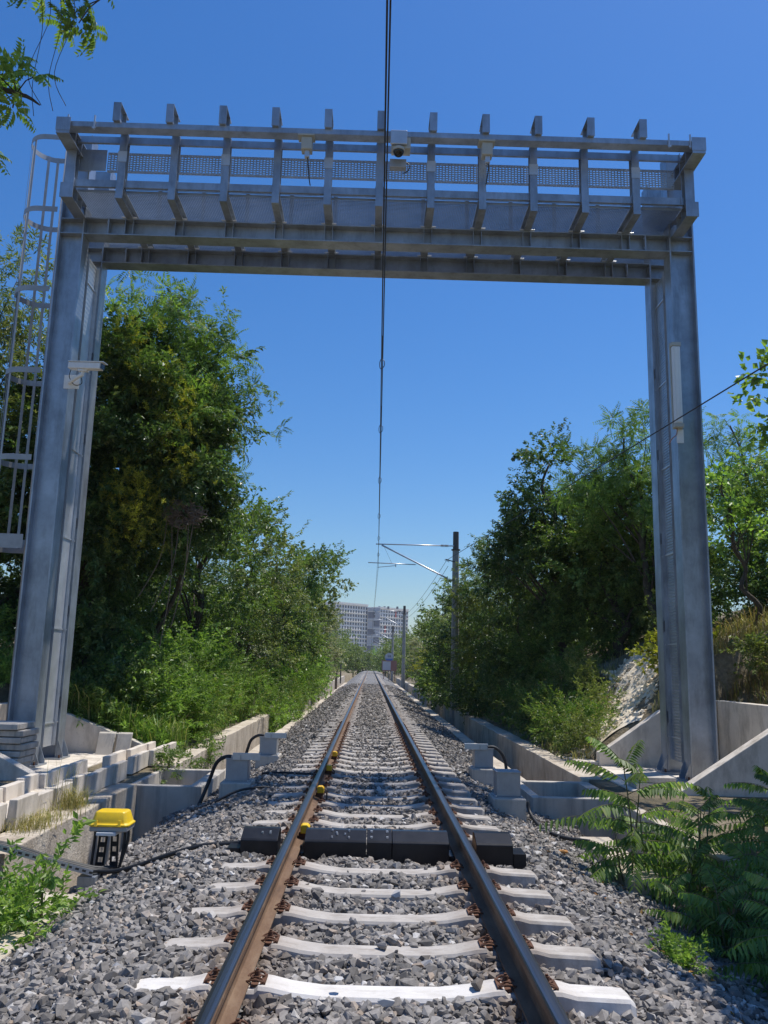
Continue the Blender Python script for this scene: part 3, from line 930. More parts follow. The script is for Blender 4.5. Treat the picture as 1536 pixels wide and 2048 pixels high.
# ------------------------------------------------------------------ sensor posts: zinc boxes on concrete plinths
def plinth(label, x, y, zt, side, base_h=.30, box=(.30, .30, .30), plate=True):
    t = thing('sensor_post', label, 'sensor box', (x, y, zt - .3), 'zinc sensor boxes on concrete plinths')
    w, d, h = box
    MB().box(x - .21, x + .21, y - .24, y + .24, zt - base_h - .15, zt).build('plinth', M['concrete_grey'], t, .018)
    bx_ = MB().box(x - w / 2, x + w / 2, y - d / 2, y + d / 2, zt + .012, zt + h).build('box', M['sheet'], t, .004)
    MB().box(x - w / 2 - .012, x + w / 2 + .012, y - d / 2 - .012, y + d / 2 + .012, zt + h + .0, zt + h + .014).build('lid', M['sheet'], bx_, .002)
    MB().box(x - w / 2 - .03, x + w / 2 + .03, y - d / 2 - .03, y + d / 2 + .03, zt, zt + .011).build('flange', M['sheet'], bx_, .002)
    for sx in (-1, 1):
        MB().cyl((x + sx * (w / 2 + .012), y - d / 2 - .018, zt + .02), .009, .02, 6).build('anchor_bolt', M['alu'], t)
    if plate:
        xc = x + side * .13
        b = MB().box(xc - .19, xc + .19, y - d / 2 - .03, y - d / 2 - .024, zt + h - .005, zt + h + .085)
        b.box(xc - .19, xc + .19, y - d / 2 - .024, y - d / 2 + .02, zt + h + .079, zt + h + .085)
        pl = b.build('bracket_plate', M['galv_bright'], t, .002)
        for q in (-.07, .05):
            MB().box(x + q - .006, x + q + .006, y - d / 2 - .036, y - d / 2 - .031, zt + h - .0, zt + h + .06).build('clip', M['sheet'], pl)
plinth('zinc sensor box on a plinth left of the track, nearer of two', -1.90, 11.95, -.17, 1)
plinth('zinc sensor box on a plinth left of the track, farther of two', -1.87, 15.25, -.16, 1)
plinth('zinc sensor box without bracket plate right of the track, nearest the viewer', 1.70, 11.05, -.16, -1, .40, plate=False)
plinth('zinc sensor box on a plinth right of the track, farther of two', 1.78, 13.95, -.15, -1)
def cable(label, pts, r=.02):
    o = MB().tube(smooth_path(pts, 8), r, 10).build('cable', M['rubber'], None, 0, True)
    return tag(o, label, 'cable', 'black hoses of the sensor boxes')
cable('thick black hose arching from the nearer left sensor box into the pit', [(-1.98, 11.83, .16), (-2.08, 11.85, .15), (-2.2, 11.9, .06), (-2.28, 11.95, -.14), (-2.34, 11.92, -.32), (-2.40, 11.85, -.5)], .026)
cable('thick black hose arching from the farther left sensor box', [(-1.95, 15.15, .17), (-2.06, 15.15, .17), (-2.18, 15.17, .09), (-2.24, 15.2, -.06), (-2.3, 15.2, -.3), (-2.36, 15.2, -.5)], .026)
cable('thick black hose arching from the farther right sensor box', [(1.83, 13.83, .18), (1.95, 13.83, .18), (2.06, 13.84, .1), (2.13, 13.85, -.04), (2.16, 13.85, -.25), (2.2, 13.84, -.5)], .026)
cable('black hose curling from the nearer right plinth over the kerb', [(1.93, 10.85, -.20), (1.95, 10.75, -.33), (2.02, 10.4, -.43), (2.2, 10.1, -.47), (2.45, 9.85, -.46)], .022)
cable('black cable lying on ballast between the left plinths and the rail', [(-1.7, 13.0, -.20), (-1.4, 12.9, -.17), (-1.1, 12.8, -.165), (-.85, 12.75, -.17), (-.78, 12.75, -.22)], .016)
cable('black cable lying on ballast before the nearer left plinth', [(-2.36, 11.2, -.46), (-2.1, 11.25, -.36), (-1.8, 11.35, -.22), (-1.5, 11.45, -.18), (-1.35, 11.5, -.2)], .016)

# ------------------------------------------------------------------ the steel gantry
gan = thing('portal_gantry', 'tall grey galvanised steel portal gantry with a grated walkway spanning the track', 'gantry', (-.17, 14.1, -.24))
YF, YR = 13.6, 14.65
ZB, ZT = 8.80, 9.115          # portal beams, bottom and top
LX0, LX1, RX0, RX1 = -5.80, -5.36, 5.02, 5.46
COLTOP = 10.72
def column(x0, x1, yc, top):
    b = MB()
    tf = .026
    b.box(x0, x0 + tf, yc - .15, yc + .15, -.215, top)
    b.box(x1 - tf, x1, yc - .15, yc + .15, -.215, top)
    b.box(x0 + tf, x1 - tf, yc - .008, yc + .008, -.215, top)
    c = b.build('column', M['galv'], gan)
    MB().box(x0 - .1, x1 + .1, yc - .24, yc + .24, -.243, -.216).build('base_plate', M['galv'], c, .003)
    for s in (-1, 1):
        xx = (x0 - .0) if s < 0 else x1
        for yy in (yc - .13, yc + .13):
            MB().ext([(xx, -.215), (xx + s * .1, -.215), (xx + s * .1, -.17), (xx + s * .005, .06), (xx, .06)], 'y', yy - .008, yy + .008).build('gusset', M['galv'], c)
    for sx in (x0 - .06, x1 + .06):
        for sy in (-.19, .19):
            MB().cyl((sx, yc + sy, -.19), .018, .05, 6).build('anchor_bolt', M['rust'], c)
    for z in (ZB + .012, ZT - .03):
        MB().box(x0 + tf + .001, x1 - tf - .001, yc - .14, yc - .009, z, z + .014).build('stiffener', M['galv'], c)
    return c
for (x0, x1) in ((LX0, LX1), (RX0, RX1)):
    for yc, tp in ((YF, COLTOP), (YR, COLTOP + .05)):
        column(x0, x1, yc, tp)
PITCH = .882
XC = -.165
FX = [XC + (i - 5) * PITCH for i in range(11)]
def beam(yc):
    b = MB()
    x0, x1 = LX1 + .002, RX0 - .002
    b.box(x0, x1, yc - .15, yc + .15, ZB, ZB + .019)
    b.box(x0, x1, yc - .15, yc + .15, ZT - .019, ZT)
    b.box(x0, x1, yc - .006, yc + .006, ZB + .019, ZT - .019)
    o = b.build('portal_beam', M['galv'], gan)
    for x in FX:
        for s in (-.07, .07):
            MB().box(x + s - .005, x + s + .005, yc - .142, yc - .0065, ZB + .0195, ZT - .0195).build('stiffener', M['galv'], o)
    for s, x in ((1, x0 + .42), (-1, x1 - .42)):
        b = MB().box(x - .012, x + .012, yc - .146, yc - .0065, ZB + .0195, ZT - .0195)
        b.box(x - .03, x - .012, yc - .135, yc - .1, ZB + .05, ZB + .08).box(x - .03, x - .012, yc - .135, yc - .1, ZT - .08, ZT - .05)
        b.build('splice_plate', M['galv'], o)
beam(YF); beam(YR)
# vertical cable trays between the column pairs, batten plates and clamps
for s, xi in ((1, LX1), (-1, RX0)):
    b = MB()
    ya, yb = YF + .225, YR - .30
    xx = xi - s * .045
    if s > 0:
        b.box(xx - .003, xx + .003, ya, yb, .0, 8.6)
        b.box(xx + .004, xx + .06, ya - .004, ya, .0, 8.6).box(xx + .004, xx + .06, yb, yb + .004, .0, 8.6)
    else:
        # perforated face: rungs between two side strips
        b.box(xx - .003, xx + .003, ya, ya + .09, .0, 8.6).box(xx - .003, xx + .003, yb - .09, yb, .0, 8.6)
        n = 170
        for i in range(n):
            z = 8.6 * i / n
            b.box(xx - .0025, xx + .0025, ya + .09, yb - .09, z, z + .033)
        b.box(xx - .06, xx - .004, ya - .004, ya, .0, 8.6).box(xx - .06, xx - .004, yb, yb + .004, .0, 8.6)
    b.build('vertical_cable_tray', M['galv_bright'] if s > 0 else M['galv'], gan)
    # dark perforated strip beside the tray
    b = MB()
    for i in range(118):
        z = .05 + i * .072
        b.box(xi - s * .05 - .003, xi - s * .05 + .003, YF + .17, YF + .215, z, z + .052)
    b.box(xi - s * .062 - .003, xi - s * .062 + .003, YF + .165, YF + .22, .0, 8.55)
    b.build('perforated_strip', M['galv'], gan)
    for z in (.35, 1.9, 3.45, 5.0, 6.55, 8.1):
        MB().box(xi - s * .03 - .006, xi - s * .03 + .006, YF + .16, YR - .16, z + .012, z + .035).build('clamp_bar', M['galv_bright'], gan)
    for z in (.6, 2.15, 3.7, 5.25, 6.8):
        MB().box(xi - s * .04 - .015, xi - s * .04 + .015, YR - .296, YR - .153, z, z + .19).build('bracket', M['black'], gan)

def ibeam_y(name, x, y0, y1, z0, h, bw, parent, tf=.011, tw=.008):
    b = MB()
    b.box(x - bw / 2, x + bw / 2, y0, y1, z0, z0 + tf)
    b.box(x - bw / 2, x + bw / 2, y0, y1, z0 + h - tf, z0 + h)
    b.box(x - tw / 2, x + tw / 2, y0, y1, z0 + tf, z0 + h - tf)
    return b.build(name, M['galv'], parent)
PY = 12.81
ZF = ZT + .21
for i, x in enumerate(FX):
    tb = ibeam_y('transverse_beam', x, PY, 15.28, ZT + .003, .2, .125, gan)
    b = MB().box(x - .062, x + .062, PY - .012, PY - .001, ZT + .003, ZF)
    b.build('end_plate', M['galv'], tb)
    for s in (-1, 1):
        for yc in (YF, YR):
            b = MB().box(x + s * .095 - .032, x + s * .095 + .032, yc - .135, yc - .06, ZT + .002, ZT + .022)
            b.tube([(x + s * .135, yc - .165, ZT + .012), (x + s * .066, yc - .165, ZT + .012)], .011, 6)
            b.build('beam_clamp', M['galv_bright'], tb)
    # upright: H section, web across
    b = MB()
    z0, z1 = ZF + .001, 10.335
    b.box(x - .0625, x + .0625, PY, PY + .011, z0, z1)
    b.box(x - .0625, x + .0625, PY + .149, PY + .16, z0, z1)
    b.box(x - .004, x + .004, PY + .011, PY + .149, z0, z1)
    po = b.build('upright', M['galv'], gan)
    if i % 2 == 0:
        MB().box(x - .075, x + .075, PY - .008, PY - .001, 9.80, 10.0).build('joint_plate', M['galv_bright'], po)
    # top bracket reaching forward over the front rail
    bz0, bz1 = 10.262, 10.60
    b = MB()
    b.box(x - .062, x + .062, 12.35, 12.361, bz0, bz1)
    b.box(x - .062, x + .062, 12.66, 12.80, bz1 - .02, bz1)
    b.box(x - .004, x + .004, 12.361, 12.66, bz0, bz1)
    b.box(x - .062, x + .062, 12.66, 12.671, bz0, bz1 - .021)
    b.box(x - .062, x + .062, 12.361, 12.659, bz1 - .012, bz1)
    b.box(x - .055, x + .055, 12.366, 12.65, bz0 + .0005, bz0 + .012)
    b.box(x - .062, x + .062, 12.672, PY + .16, 10.336, 10.356)
    b.build('top_bracket', M['galv'], gan)
# end frames
for x in (LX0 + .16, RX1 - .16):
    ee = -1 if x < 0 else 1
    xe = x - ee * (.20 if ee < 0 else .13)
    b = MB()
    b.box(xe - .11, xe + .11, 12.36, 13.445, 10.0, 10.013).box(xe - .11, xe + .11, 12.36, 13.445, 10.235, 10.25).box(xe - .006, xe + .006, 12.372, 13.445, 10.013, 10.235)
    b.box(xe - .11, xe + .11, 12.35, 12.3595, 10.0, 10.25)
    b.box(xe - .12, xe + .12, 12.343, 12.3495, 10.05, 10.29)
    tb = b.build('end_top_beam', M['galv'], gan)
    for yy in (12.66, 12.95, 13.2):
        MB().box(xe - .105, xe + .105, yy, yy + .01, 10.0135, 10.2345).build('stiffener', M['galv'], tb)
    b = MB()
    b.box(xe - .08, xe + .08, PY, PY + .012, ZF + .002, 9.999).box(xe - .08, xe + .08, PY + .15, PY + .162, ZF + .002, 9.999).box(xe - .005, xe + .005, PY + .012, PY + .15, ZF + .002, 9.999)
    b.build('end_upright', M['galv'], gan)
    b = MB()
    z0 = ZT - .03
    b.box(xe - .10, xe + .10, PY - .06, 13.445, z0, z0 + .013).box(xe - .10, xe + .10, PY - .06, 13.445, ZF - .012, ZF).box(xe - .006, xe + .006, PY - .05, 13.445, z0 + .013, ZF - .012)
    b.box(xe - .11, xe + .11, PY - .072, PY - .0605, z0 - .01, ZF + .02)
    bb = b.build('end_bottom_beam', M['galv'], gan)
    for yy in (PY + .18, PY + .4):
        MB().box(xe - .095, xe + .095, yy, yy + .01, z0 + .0135, ZF - .0125).build('stiffener', M['galv'], bb)
xa, xb = LX0 + .26, RX1 - .26
# front top rail (channel), guard rails
b = MB()
b.box(xa, xb, 12.40, 12.412, 10.165, 10.258).box(xa, xb, 12.412, 12.575, 10.165, 10.176).box(xa, xb, 12.575, 12.586, 10.165, 10.258)
b.build('front_rail', M['galv'], gan)
for z0, z1, nm in ((10.19, 10.31, 'upper_guard_rail'), (9.34 + .02, 9.47 + .02, 'lower_guard_rail')):
    xs_ = [xa + .1] + FX + [xb - .1]
    for i in range(len(xs_) - 1):
        p, q = xs_[i] + .006, xs_[i + 1] - .006
        b = MB().box(p, q, PY + .06, PY + .068, z0, z1).box(p, q, PY + .0685, PY + .11, z0, z0 + .007).box(p, q, PY + .0685, PY + .11, z1 - .007, z1)
        o = b.build(nm, M['galv'], gan)
        for x, s in ((p, 1), (q, -1)):
            MB().box(min(x + s * .055, x + s * .065), max(x + s * .055, x + s * .065), PY + .03, PY + .059, z0 - .02, z1 + .015).build('cleat', M['galv'], o)
# perforated cable tray behind the uprights: real slots
def perforated(x0, x1, y, z0, z1, nx_, nz_):
    V = []; Fc = []
    dx = (x1 - x0) / nx_; dz = (z1 - z0) / nz_
    for i in range(nx_):
        for j in range(nz_):
            off = .5 * dx * (i % 2) * 0
            cx0 = x0 + i * dx; cz0 = z0 + j * dz
            sh = dz * .25 if i % 2 else -dz * .02
            hx0, hx1 = cx0 + dx * .20, cx0 + dx * .80
            hz0, hz1 = cz0 + dz * .26 + sh * .6, cz0 + dz * .70 + sh * .6
            o = len(V)
            V += [(cx0, y, cz0), (cx0 + dx, y, cz0), (cx0 + dx, y, cz0 + dz), (cx0, y, cz0 + dz), (hx0, y, hz0), (hx1, y, hz0), (hx1, y, hz1), (hx0, y, hz1)]
            Fc += [(o, o + 1, o + 5, o + 4), (o + 1, o + 2, o + 6, o + 5), (o + 2, o + 3, o + 7, o + 6), (o + 3, o, o + 4, o + 7)]
    return V, Fc
V, Fc = perforated(LX1 + .45, RX0 - .02, PY + .25, 9.79, 10.13, 180, 8)
b = MB().add(V, Fc)
b.box(LX1 + .45, RX0 - .02, PY + .251, PY + .31, 9.783, 9.789).box(LX1 + .45, RX0 - .02, PY + .251, PY + .31, 10.131, 10.136)
b.build('perforated_cable_tray', M['grating'], gan)
MB().box(LX1 - .06, LX1 + .44, PY + .22, PY + .226, 9.76, 10.16).build('cover_plate', M['galv'], gan)
MB().box(RX0 - .36, RX0 - .1, PY + .4, PY + .6, 9.42, 9.68).box(RX0 - .08, RX0 + .3, PY + .5, PY + .512, 9.35, 9.62).build('junction_plate', M['galv'], gan)
# walkway grating: real bars, one panel per bay
edges = [LX1 - .1] + FX + [RX0 + .1]
for i in range(len(edges) - 1):
    x0, x1 = edges[i] + (.03 if i else 0), edges[i + 1] - (.03 if i < len(edges) - 2 else 0)
    y0, y1 = PY + .2, 15.25
    b = MB()
    n = int((x1 - x0) / .030)
    for k in range(n + 1):
        x = x0 + (x1 - x0) * k / n
        b.box(x - .0015, x + .0015, y0, y1, ZF + .002, ZF + .024)
    m_ = int((y1 - y0) / .042)
    for k in range(m_ + 1):
        y = y0 + (y1 - y0) * k / m_
        b.box(x0, x1, y - .0015, y + .0015, ZF + .003, ZF + .0235)
    b.box(x0, x1, y0 - .012, y0 - .007, ZF + .002, ZF + .05)
    b.build('grating_panel', M['grating'], gan)
# rear guard rail
for x in FX:
    MB().box(x - .04, x + .04, 15.16, 15.166, ZF + .001, 10.82).box(x - .004, x + .004, 15.167, 15.22, ZF + .001, 10.82).build('rear_post', M['galv'], gan)
MB().box(LX1, RX0, 15.145, 15.158, 10.70, 10.80).build('rear_top_rail', M['galv'], gan)
# small stand-offs at the rail ends
for x, zz in ((LX0 + .42, 10.16), (LX0 + .86, 10.16), (RX1 - .42, 10.16), (RX1 - .78, 10.16)):
    MB().box(x - .012, x + .012, 12.37, 12.395, zz - .06, zz + .2).box(x - .03, x + .03, 12.36, 12.369, zz - .05, zz - .02).build('bracket_strip', M['galv_bright'], gan)

# ------------------------------------------------------------------ caged ladder on the outer left side
lad = thing('caged_ladder', 'zinc caged access ladder on the outer side of the left gantry columns', 'ladder', (-6.3, 14.1, -.2))
lx = -5.98
yc = 14.1
b = MB()
for s in (-.22, .22):
    b.tube([(lx, yc + s, -.2), (lx, yc + s, 10.9)], .022, 8)
b.build('stile', M['sheet'], lad, 0, True)
b = MB()
for i in range(38):
    b.tube([(lx, yc - .2, .1 + i * .28), (lx, yc + .2, .1 + i * .28)], .013, 6)
b.build('rungs', M['sheet'], lad, 0, True)
rad = .38
hoopz = [3.35, 4.80, 6.36, 7.88, 9.42, 10.86]
cxh = -6.33
def hoop_pts(z, n=26):
    pts = [(lx, yc - rad * .95, z)]
    for i in range(n + 1):
        a = -PI / 2 - PI * i / n
        pts.append((cxh + rad * math.cos(a), yc + rad * math.sin(a), z))
    pts.append((lx, yc + rad * .95, z))
    return pts
for i, z in enumerate(hoopz):
    hh = .12 if i == 0 else .05
    pts = hoop_pts(z)
    V = []; Fc = []
    for k, p in enumerate(pts):
        q = Vector((p[0] - cxh, p[1] - yc, 0)); q.normalize()
        pin = Vector(p) - q * .006
        V += [(p[0], p[1], z - hh), (p[0], p[1], z + hh), (pin.x, pin.y, z + hh), (pin.x, pin.y, z - hh)]
    for k in range(len(pts) - 1):
        for j in range(4):
            a = k * 4 + j; c = k * 4 + (j + 1) % 4
            Fc.append((a, c, c + 4, a + 4))
    MB().add(V, Fc).build('cage_hoop', M['sheet'], lad)
for a in (-PI / 2 - .55, -PI / 2 - 1.15, -PI, -PI - 1.0, -PI - 1.45):
    x = cxh + (rad - .012) * math.cos(a); y = yc + (rad - .012) * math.sin(a)
    t = Vector((-math.sin(a), math.cos(a), 0))
    MB().obox((x, y, (hoopz[0] + hoopz[-1]) / 2), t * .024, Vector((math.cos(a), math.sin(a), 0)) * .003, (0, 0, (hoopz[-1] - hoopz[0]) / 2 + .05)).build('cage_strip', M['sheet'], lad)

# ------------------------------------------------------------------ devices on the gantry
def sensor_box(x, label, dark=False):
    t = thing('gantry_sensor', label, 'sensor', (x, 12.45, 9.95), 'sensor boxes under the front rail')
    MB().box(x - .15, x + .13, 12.39, 12.60, 10.13, 10.162).build('mount_plate', M['cream'], t, .003)
    MB().box(x - .09, x + .09, 12.42, 12.60, 9.90, 10.129).build('housing', M['cream'], t, .012)
    MB().box(x - .03, x + .05, 12.46, 12.54, 9.78, 9.899).build('nozzle', M['galv_bright'], t, .004)
    MB().tube(smooth_path([(x + .02, 12.5, 9.79), (x + .03, 12.52, 9.70), (x + .03, 12.8, 9.6), (x + .03, PY + .24, 9.62)]), .010, 6).build('lead', M['rubber'], t, 0, True)
sensor_box(-1.40, 'cream sensor box hanging under the gantry front rail, left of the camera')
sensor_box(1.63, 'cream sensor box hanging under the gantry front rail, right of the camera')
ct = thing('gantry_camera', 'white dome camera box at the middle of the gantry front rail', 'camera', (.14, 12.4, 9.95))
b = MB().box(.0, .28, 12.345, 12.39, 9.99, 10.25)
b.build('housing', M['galv_bright'], ct, .012)
MB().box(.02, .34, 12.40, 12.62, 9.95, 10.16).build('rear_housing', M['cream'], ct, .01)
MB().cyl((.14, 12.42, 9.92), .105, .05, 20).build('dome_ring', M['cream'], ct, .004, False)
V = []; Fc = []
for i in range(6):
    a = i / 5 * PI / 2
    for j in range(20):
        V.append((.14 + .09 * math.cos(a) * math.cos(j * PI / 10), 12.42 + .09 * math.cos(a) * math.sin(j * PI / 10), 9.894 - .09 * math.sin(a)))
for i in range(5):
    for j in range(20):
        Fc.append((i * 20 + j, i * 20 + (j + 1) % 20, (i + 1) * 20 + (j + 1) % 20, (i + 1) * 20 + j))
MB().add(V, Fc).build('dome', M['glass_dark'], ct, 0, True)
MB().box(.0, .28, 12.58, 12.72, 9.72, 9.87).build('lower_box', M['sheet'], ct, .008)
MB().tube(smooth_path([(.28, 12.66, 9.86), (.34, 12.66, 9.80), (.31, 12.66, 9.70), (.22, 12.68, 9.66)]), .008, 6).build('lead', M['rubber'], ct, 0, True)

cc = thing('security_camera', 'white bullet camera on a bracket on the left gantry column', 'camera', (-5.2, 13.25, 6.15))
a = Vector((-5.30, 13.26, 6.275)); e = Vector((-4.70, 13.12, 6.225))
d = (e - a).normalized(); s = d.cross(Vector((0, 0, 1))).normalized(); u = s.cross(d)
MB().obox((a + e) / 2, d * .30, s * .065, u * .055).build('housing', M['white_paint'], cc, .014)
MB().obox((a + e) / 2 + u * .066 + d * .03, d * .33, s * .076, u * .008).build('sunshield', M['white_paint'], cc, .004)
MB().obox(e + d * .008, d * .004, s * .05, u * .042).build('window', M['glass_dark'], cc)
MB().obox((-5.30, 13.42, 6.05), (.13, 0, 0), (0, .008, 0), (0, 0, .12)).build('wall_plate', M['white_paint'], cc, .004)
MB().tube(smooth_path([(-5.33, 13.41, 6.03), (-5.27, 13.32, 6.02), (-5.16, 13.25, 6.07), (-5.05, 13.22, 6.12)]), .034, 8).tube([(-5.06, 13.22, 6.10), (-5.04, 13.2, 6.2)], .028, 8).box(-5.12, -4.96, 13.16, 13.25, 6.165, 6.195).build(
    'bracket_arm', M['white_paint'], cc, 0)
MB().tube(smooth_path([(-5.28, 13.3, 6.24), (-5.3, 13.3, 6.1), (-5.2, 13.3, 5.96), (-5.1, 13.34, 6.0), (-5.1, 13.3, 6.1)]), .007, 6).build('lead', M['rubber'], cc, 0, True)

lp = thing('strip_lamp', 'white vertical strip lamp fixed to the right gantry column', 'lamp', (5.02, 13.38, 5.5))
MB().box(4.93, 5.10, 13.40, 13.445, 5.52, 7.06).build('housing', M['cream'], lp, .01)
MB().box(4.945, 5.085, 13.325, 13.399, 5.60, 6.98).build('diffuser', M['lampglass'], lp, .02, False, 3)
MB().box(4.985, 5.03, 13.318, 13.3245, 5.62, 6.96).build('tube', M['white_paint'], lp, .004)
MB().box(4.935, 5.095, 13.318, 13.399, 6.982, 7.05).box(4.935, 5.095, 13.318, 13.399, 5.53, 5.598).build('end_cap', M['cream'], lp, .008)
MB().box(5.0, 5.12, 13.425, 13.44, 5.28, 5.519).build('mount_plate', M['white_paint'], lp, .004)
MB().tube(smooth_path([(5.0, 13.40, 5.53), (4.99, 13.41, 5.42), (4.93, 13.45, 5.36), (4.92, 13.6, 5.30)]), .008, 6).build('lead', M['sign_red'], lp, 0, True)

# ------------------------------------------------------------------ overhead line: masts, cantilevers, wires
def mast(y, label, x=3.32, top=7.0, det=True):
    t = thing('catenary_mast', label, 'mast', (x, y, -.3), 'overhead line masts')
    ns = 8
    MB().tube([(x, y, -1.0), (x, y, top - .75)], [.19, .135], ns).build('pole', M['mast_dark'], t)
    MB().tube([(x, y, top - .749), (x, y, top)], [.125, .12], ns).build('pole_head', M['mast_top'], t)
    MB().cyl((x, y, top - .76), .19, .05, ns).build('collar', M['mast_top'], t)
    mx = .12 if y < 40 else (.05 if y < 90 else 0)
    zt = 6.38
    f = y - .16
    MB().tube([(x - .1, f, zt), (mx - .12, f, zt)], .026, 8).build('top_tube', M['alu'], t, 0, True)
    b = MB()
    for k in range(6):
        b.cyl((x - .35 - k * .055, f, zt), .055, .018, 10, 'x')
    b.build('insulator', M['insulator'], t)
    MB().tube([(mx + .12, f, zt - .04), (x - .72, f, 5.20), (x - .35, f, 5.02)], .034, 8).build('diagonal_tube', M['alu'], t, 0, True)
    b = MB()
    for k in range(5):
        q = Vector((x - .35, f, 5.02)).lerp(Vector((x - .12, f, 4.9)), k / 4)
        b.cyl(q, .055, .018, 10, 'x')
    b.build('insulator', M['insulator'], t)
    MB().tube([(x - .72 - .95, f, 5.56), (mx - .42, f, 5.60)], .02, 8).build('registration_tube', M['alu'], t, 0, True)
    b = MB().tube([(mx + .72, f, 5.585), (mx + .72, f, 5.44)], .016, 6).tube([(mx + .74, f, 5.50), (mx - .02, f, 5.41)], .014, 6)
    b.build('steady_arm', M['alu'], t, 0, True)
    MB().tube([(mx + .22, f, zt - .1), (mx + .55, f, 5.60)], .004, 4).build('stay_wire', M['wire'], t)
    MB().bar((x - .05, y - .1, 5.72), (x - .42, y - .1, 5.82), .04, .04).build('feeder_bracket', M['mast_top'], t)
    b = MB()
    for k in range(4):
        b.cyl((x - .30 - .05 * k, y - .1, 5.74 + k * .02), .04, .02, 8, 'x')
    b.build('insulator', M['insulator'], t)
    return t
mast(34.0, 'nearest weathered overhead line mast standing among the right trees', 3.34)
mast(77.0, 'second overhead line mast, pale slim pole before the apartment blocks', 2.95, 6.9)
mast(118.0, 'third overhead line mast, far down the right side', 3.0, 6.9)
mast(165.0, 'farthest and smallest overhead line mast', 2.9, 6.9)
def sag(p, q, s, n=24):
    p = Vector(p); q = Vector(q)
    return [p.lerp(q, i / n) - Vector((0, 0, 4 * s * (i / n) * (1 - i / n))) for i in range(n + 1)]
def wire(name, label, spans, r, grp):
    pts = []
    for (p, q, s) in spans:
        w = sag(p, q, s)
        pts += w if not pts else w[1:]
    o = MB().tube(pts, r, 6).build(name, M['wire'], None, 0, True)
    return tag(o, label, 'wire', grp)
GW = 'overhead line wires'
mm = [(-.205, -12), (.12, 33.84), (.05, 76.84), (0, 117.84), (0, 164.84), (0, 230)]
sp = [((mm[i][0], mm[i][1], 6.38), (mm[i + 1][0], mm[i + 1][1], 6.38), .55 if i == 0 else .5) for i in range(5)]
wire('messenger_wire', 'upper sagging messenger wire running above the middle of the track', sp, .007, GW)
sp = [((mm[i][0] - (.028 if i == 0 else 0), mm[i][1], 5.40), (mm[i + 1][0], mm[i + 1][1], 5.40), .0) for i in range(5)]
wire('contact_wire', 'lower straight contact wire running above the middle of the track', sp, .007, GW)
dl = ['nearest dropper wire, just past the gantry', 'second dropper wire past the gantry', 'third dropper wire past the gantry', 'fourth dropper wire past the gantry', 'dropper wire close before the nearest mast', 'sixth dropper wire before the nearest mast']
for i, y in enumerate((10.5, 13.6, 17.6, 22.0, 26.0, 30)):
    tt = (y + 12) / 45.84
    x = -.215 + .33 * tt
    zz = 6.38 - 4 * .55 * tt * (1 - tt)
    b = MB().tube(smooth_path([(x, y, zz), (x, y, 5.52), (x + .03, y, 5.47), (x + .03, y + .0, 5.40), (x - .02, y, 5.36), (x - .03, y, 5.45), (x, y, 5.52)], 3), .005, 4)
    o = b.build('dropper_wire', M['wire'])
    tag(o, dl[i] if i else 'dropper wire almost overhead before the gantry', 'wire', 'droppers of the overhead line')
o = MB().tube(sag((6.25, -12.0, 4.72), (2.96, 34, 5.80), .0) + sag((2.96, 34, 5.80), (2.6, 77, 5.8), .4)[1:], .010, 6).build('feeder_wire', M['wire'], None, 0, True)
tag(o, 'slanting feeder wire passing in front of the right gantry column to the nearest mast', 'wire', GW)
o = MB().tube(sag((3.02, 34, 5.55), (2.7, 77, 5.6), .5), .010, 6).build('feeder_wire', M['wire'], None, 0, True)
tag(o, 'lower feeder wire between the nearest and second mast', 'wire', GW)

# ------------------------------------------------------------------ far signs and posts
sg = thing('track_sign', 'round white and blue track sign on a post far right of the track', 'sign', (2.15, 100, -.3))
MB().cyl((2.15, 100, 2.35), .52, .05, 24, 'y').build('disc', M['sign_white'], sg)
MB().ext([(2.15 - .49, 2.18), (2.15 - .36, 1.98), (2.15, 1.84), (2.15 + .36, 1.98), (2.15 + .49, 2.18)], 'y', 99.955, 99.972).build('blue_band', M['sign_blue'], sg)
MB().box(1.98, 2.06, 99.955, 99.972, 2.36, 2.58).box(2.12, 2.17, 99.955, 99.972, 2.36, 2.58).box(2.22, 2.32, 99.955, 99.972, 2.36, 2.58).build('dark_marks', M['bldg_dark'], sg)
MB().tube([(2.15, 100.06, -.4), (2.15, 100.06, 2.8)], .045, 8).build('post', M['mast_dark'], sg)
sb = thing('warning_board', 'pale rectangular board with red border below the round sign', 'sign', (2.2, 98, -.3))
MB().box(1.25, 3.0, 98, 98.04, .75, 1.95).build('board', M['sign_white'], sb)
MB().box(1.25, 3.0, 97.97, 97.99, 1.86, 1.95).box(1.25, 3.0, 97.97, 97.99, .75, .84).box(1.25, 1.34, 97.97, 97.99, .841, 1.859).box(2.3, 3.0, 97.97, 97.99, .841, 1.859).build('border', M['sign_red'], sb)
for x in (1.5, 2.8):
    MB().tube([(x, 98.08, -.4), (x, 98.08, 1.9)], .04, 6).build('leg', M['sign_red'], sb)
sw = thing('side_board', 'grey rectangular board on a thin post on the left wall', 'sign', (-3.4, 63, -.2))
MB().box(-3.8, -3.0, 63, 63.12, 1.0, 1.62).build('board', M['sheet'], sw, .01)
MB().box(-3.84, -2.96, 62.94, 63.2, 1.621, 1.70).build('cap', M['white_paint'], sw, .01)
MB().tube([(-3.3, 63.2, -.5), (-3.3, 63.2, 1.2)], .035, 6).build('post', M['mast_dark'], sw)
pp = MB().tube([(-2.9, 80, -.4), (-2.9, 80, 2.6)], .07, 8).build('dark_post', M['mast_top'])
tag(pp, 'tall dark post on the far left of the track', 'post')
pp = MB().tube([(-2.75, 66, -.6), (-2.75, 66, .75)], .10, 8).build('short_post', M['twig'])
tag(pp, 'short brown post beside the far left ballast', 'post')

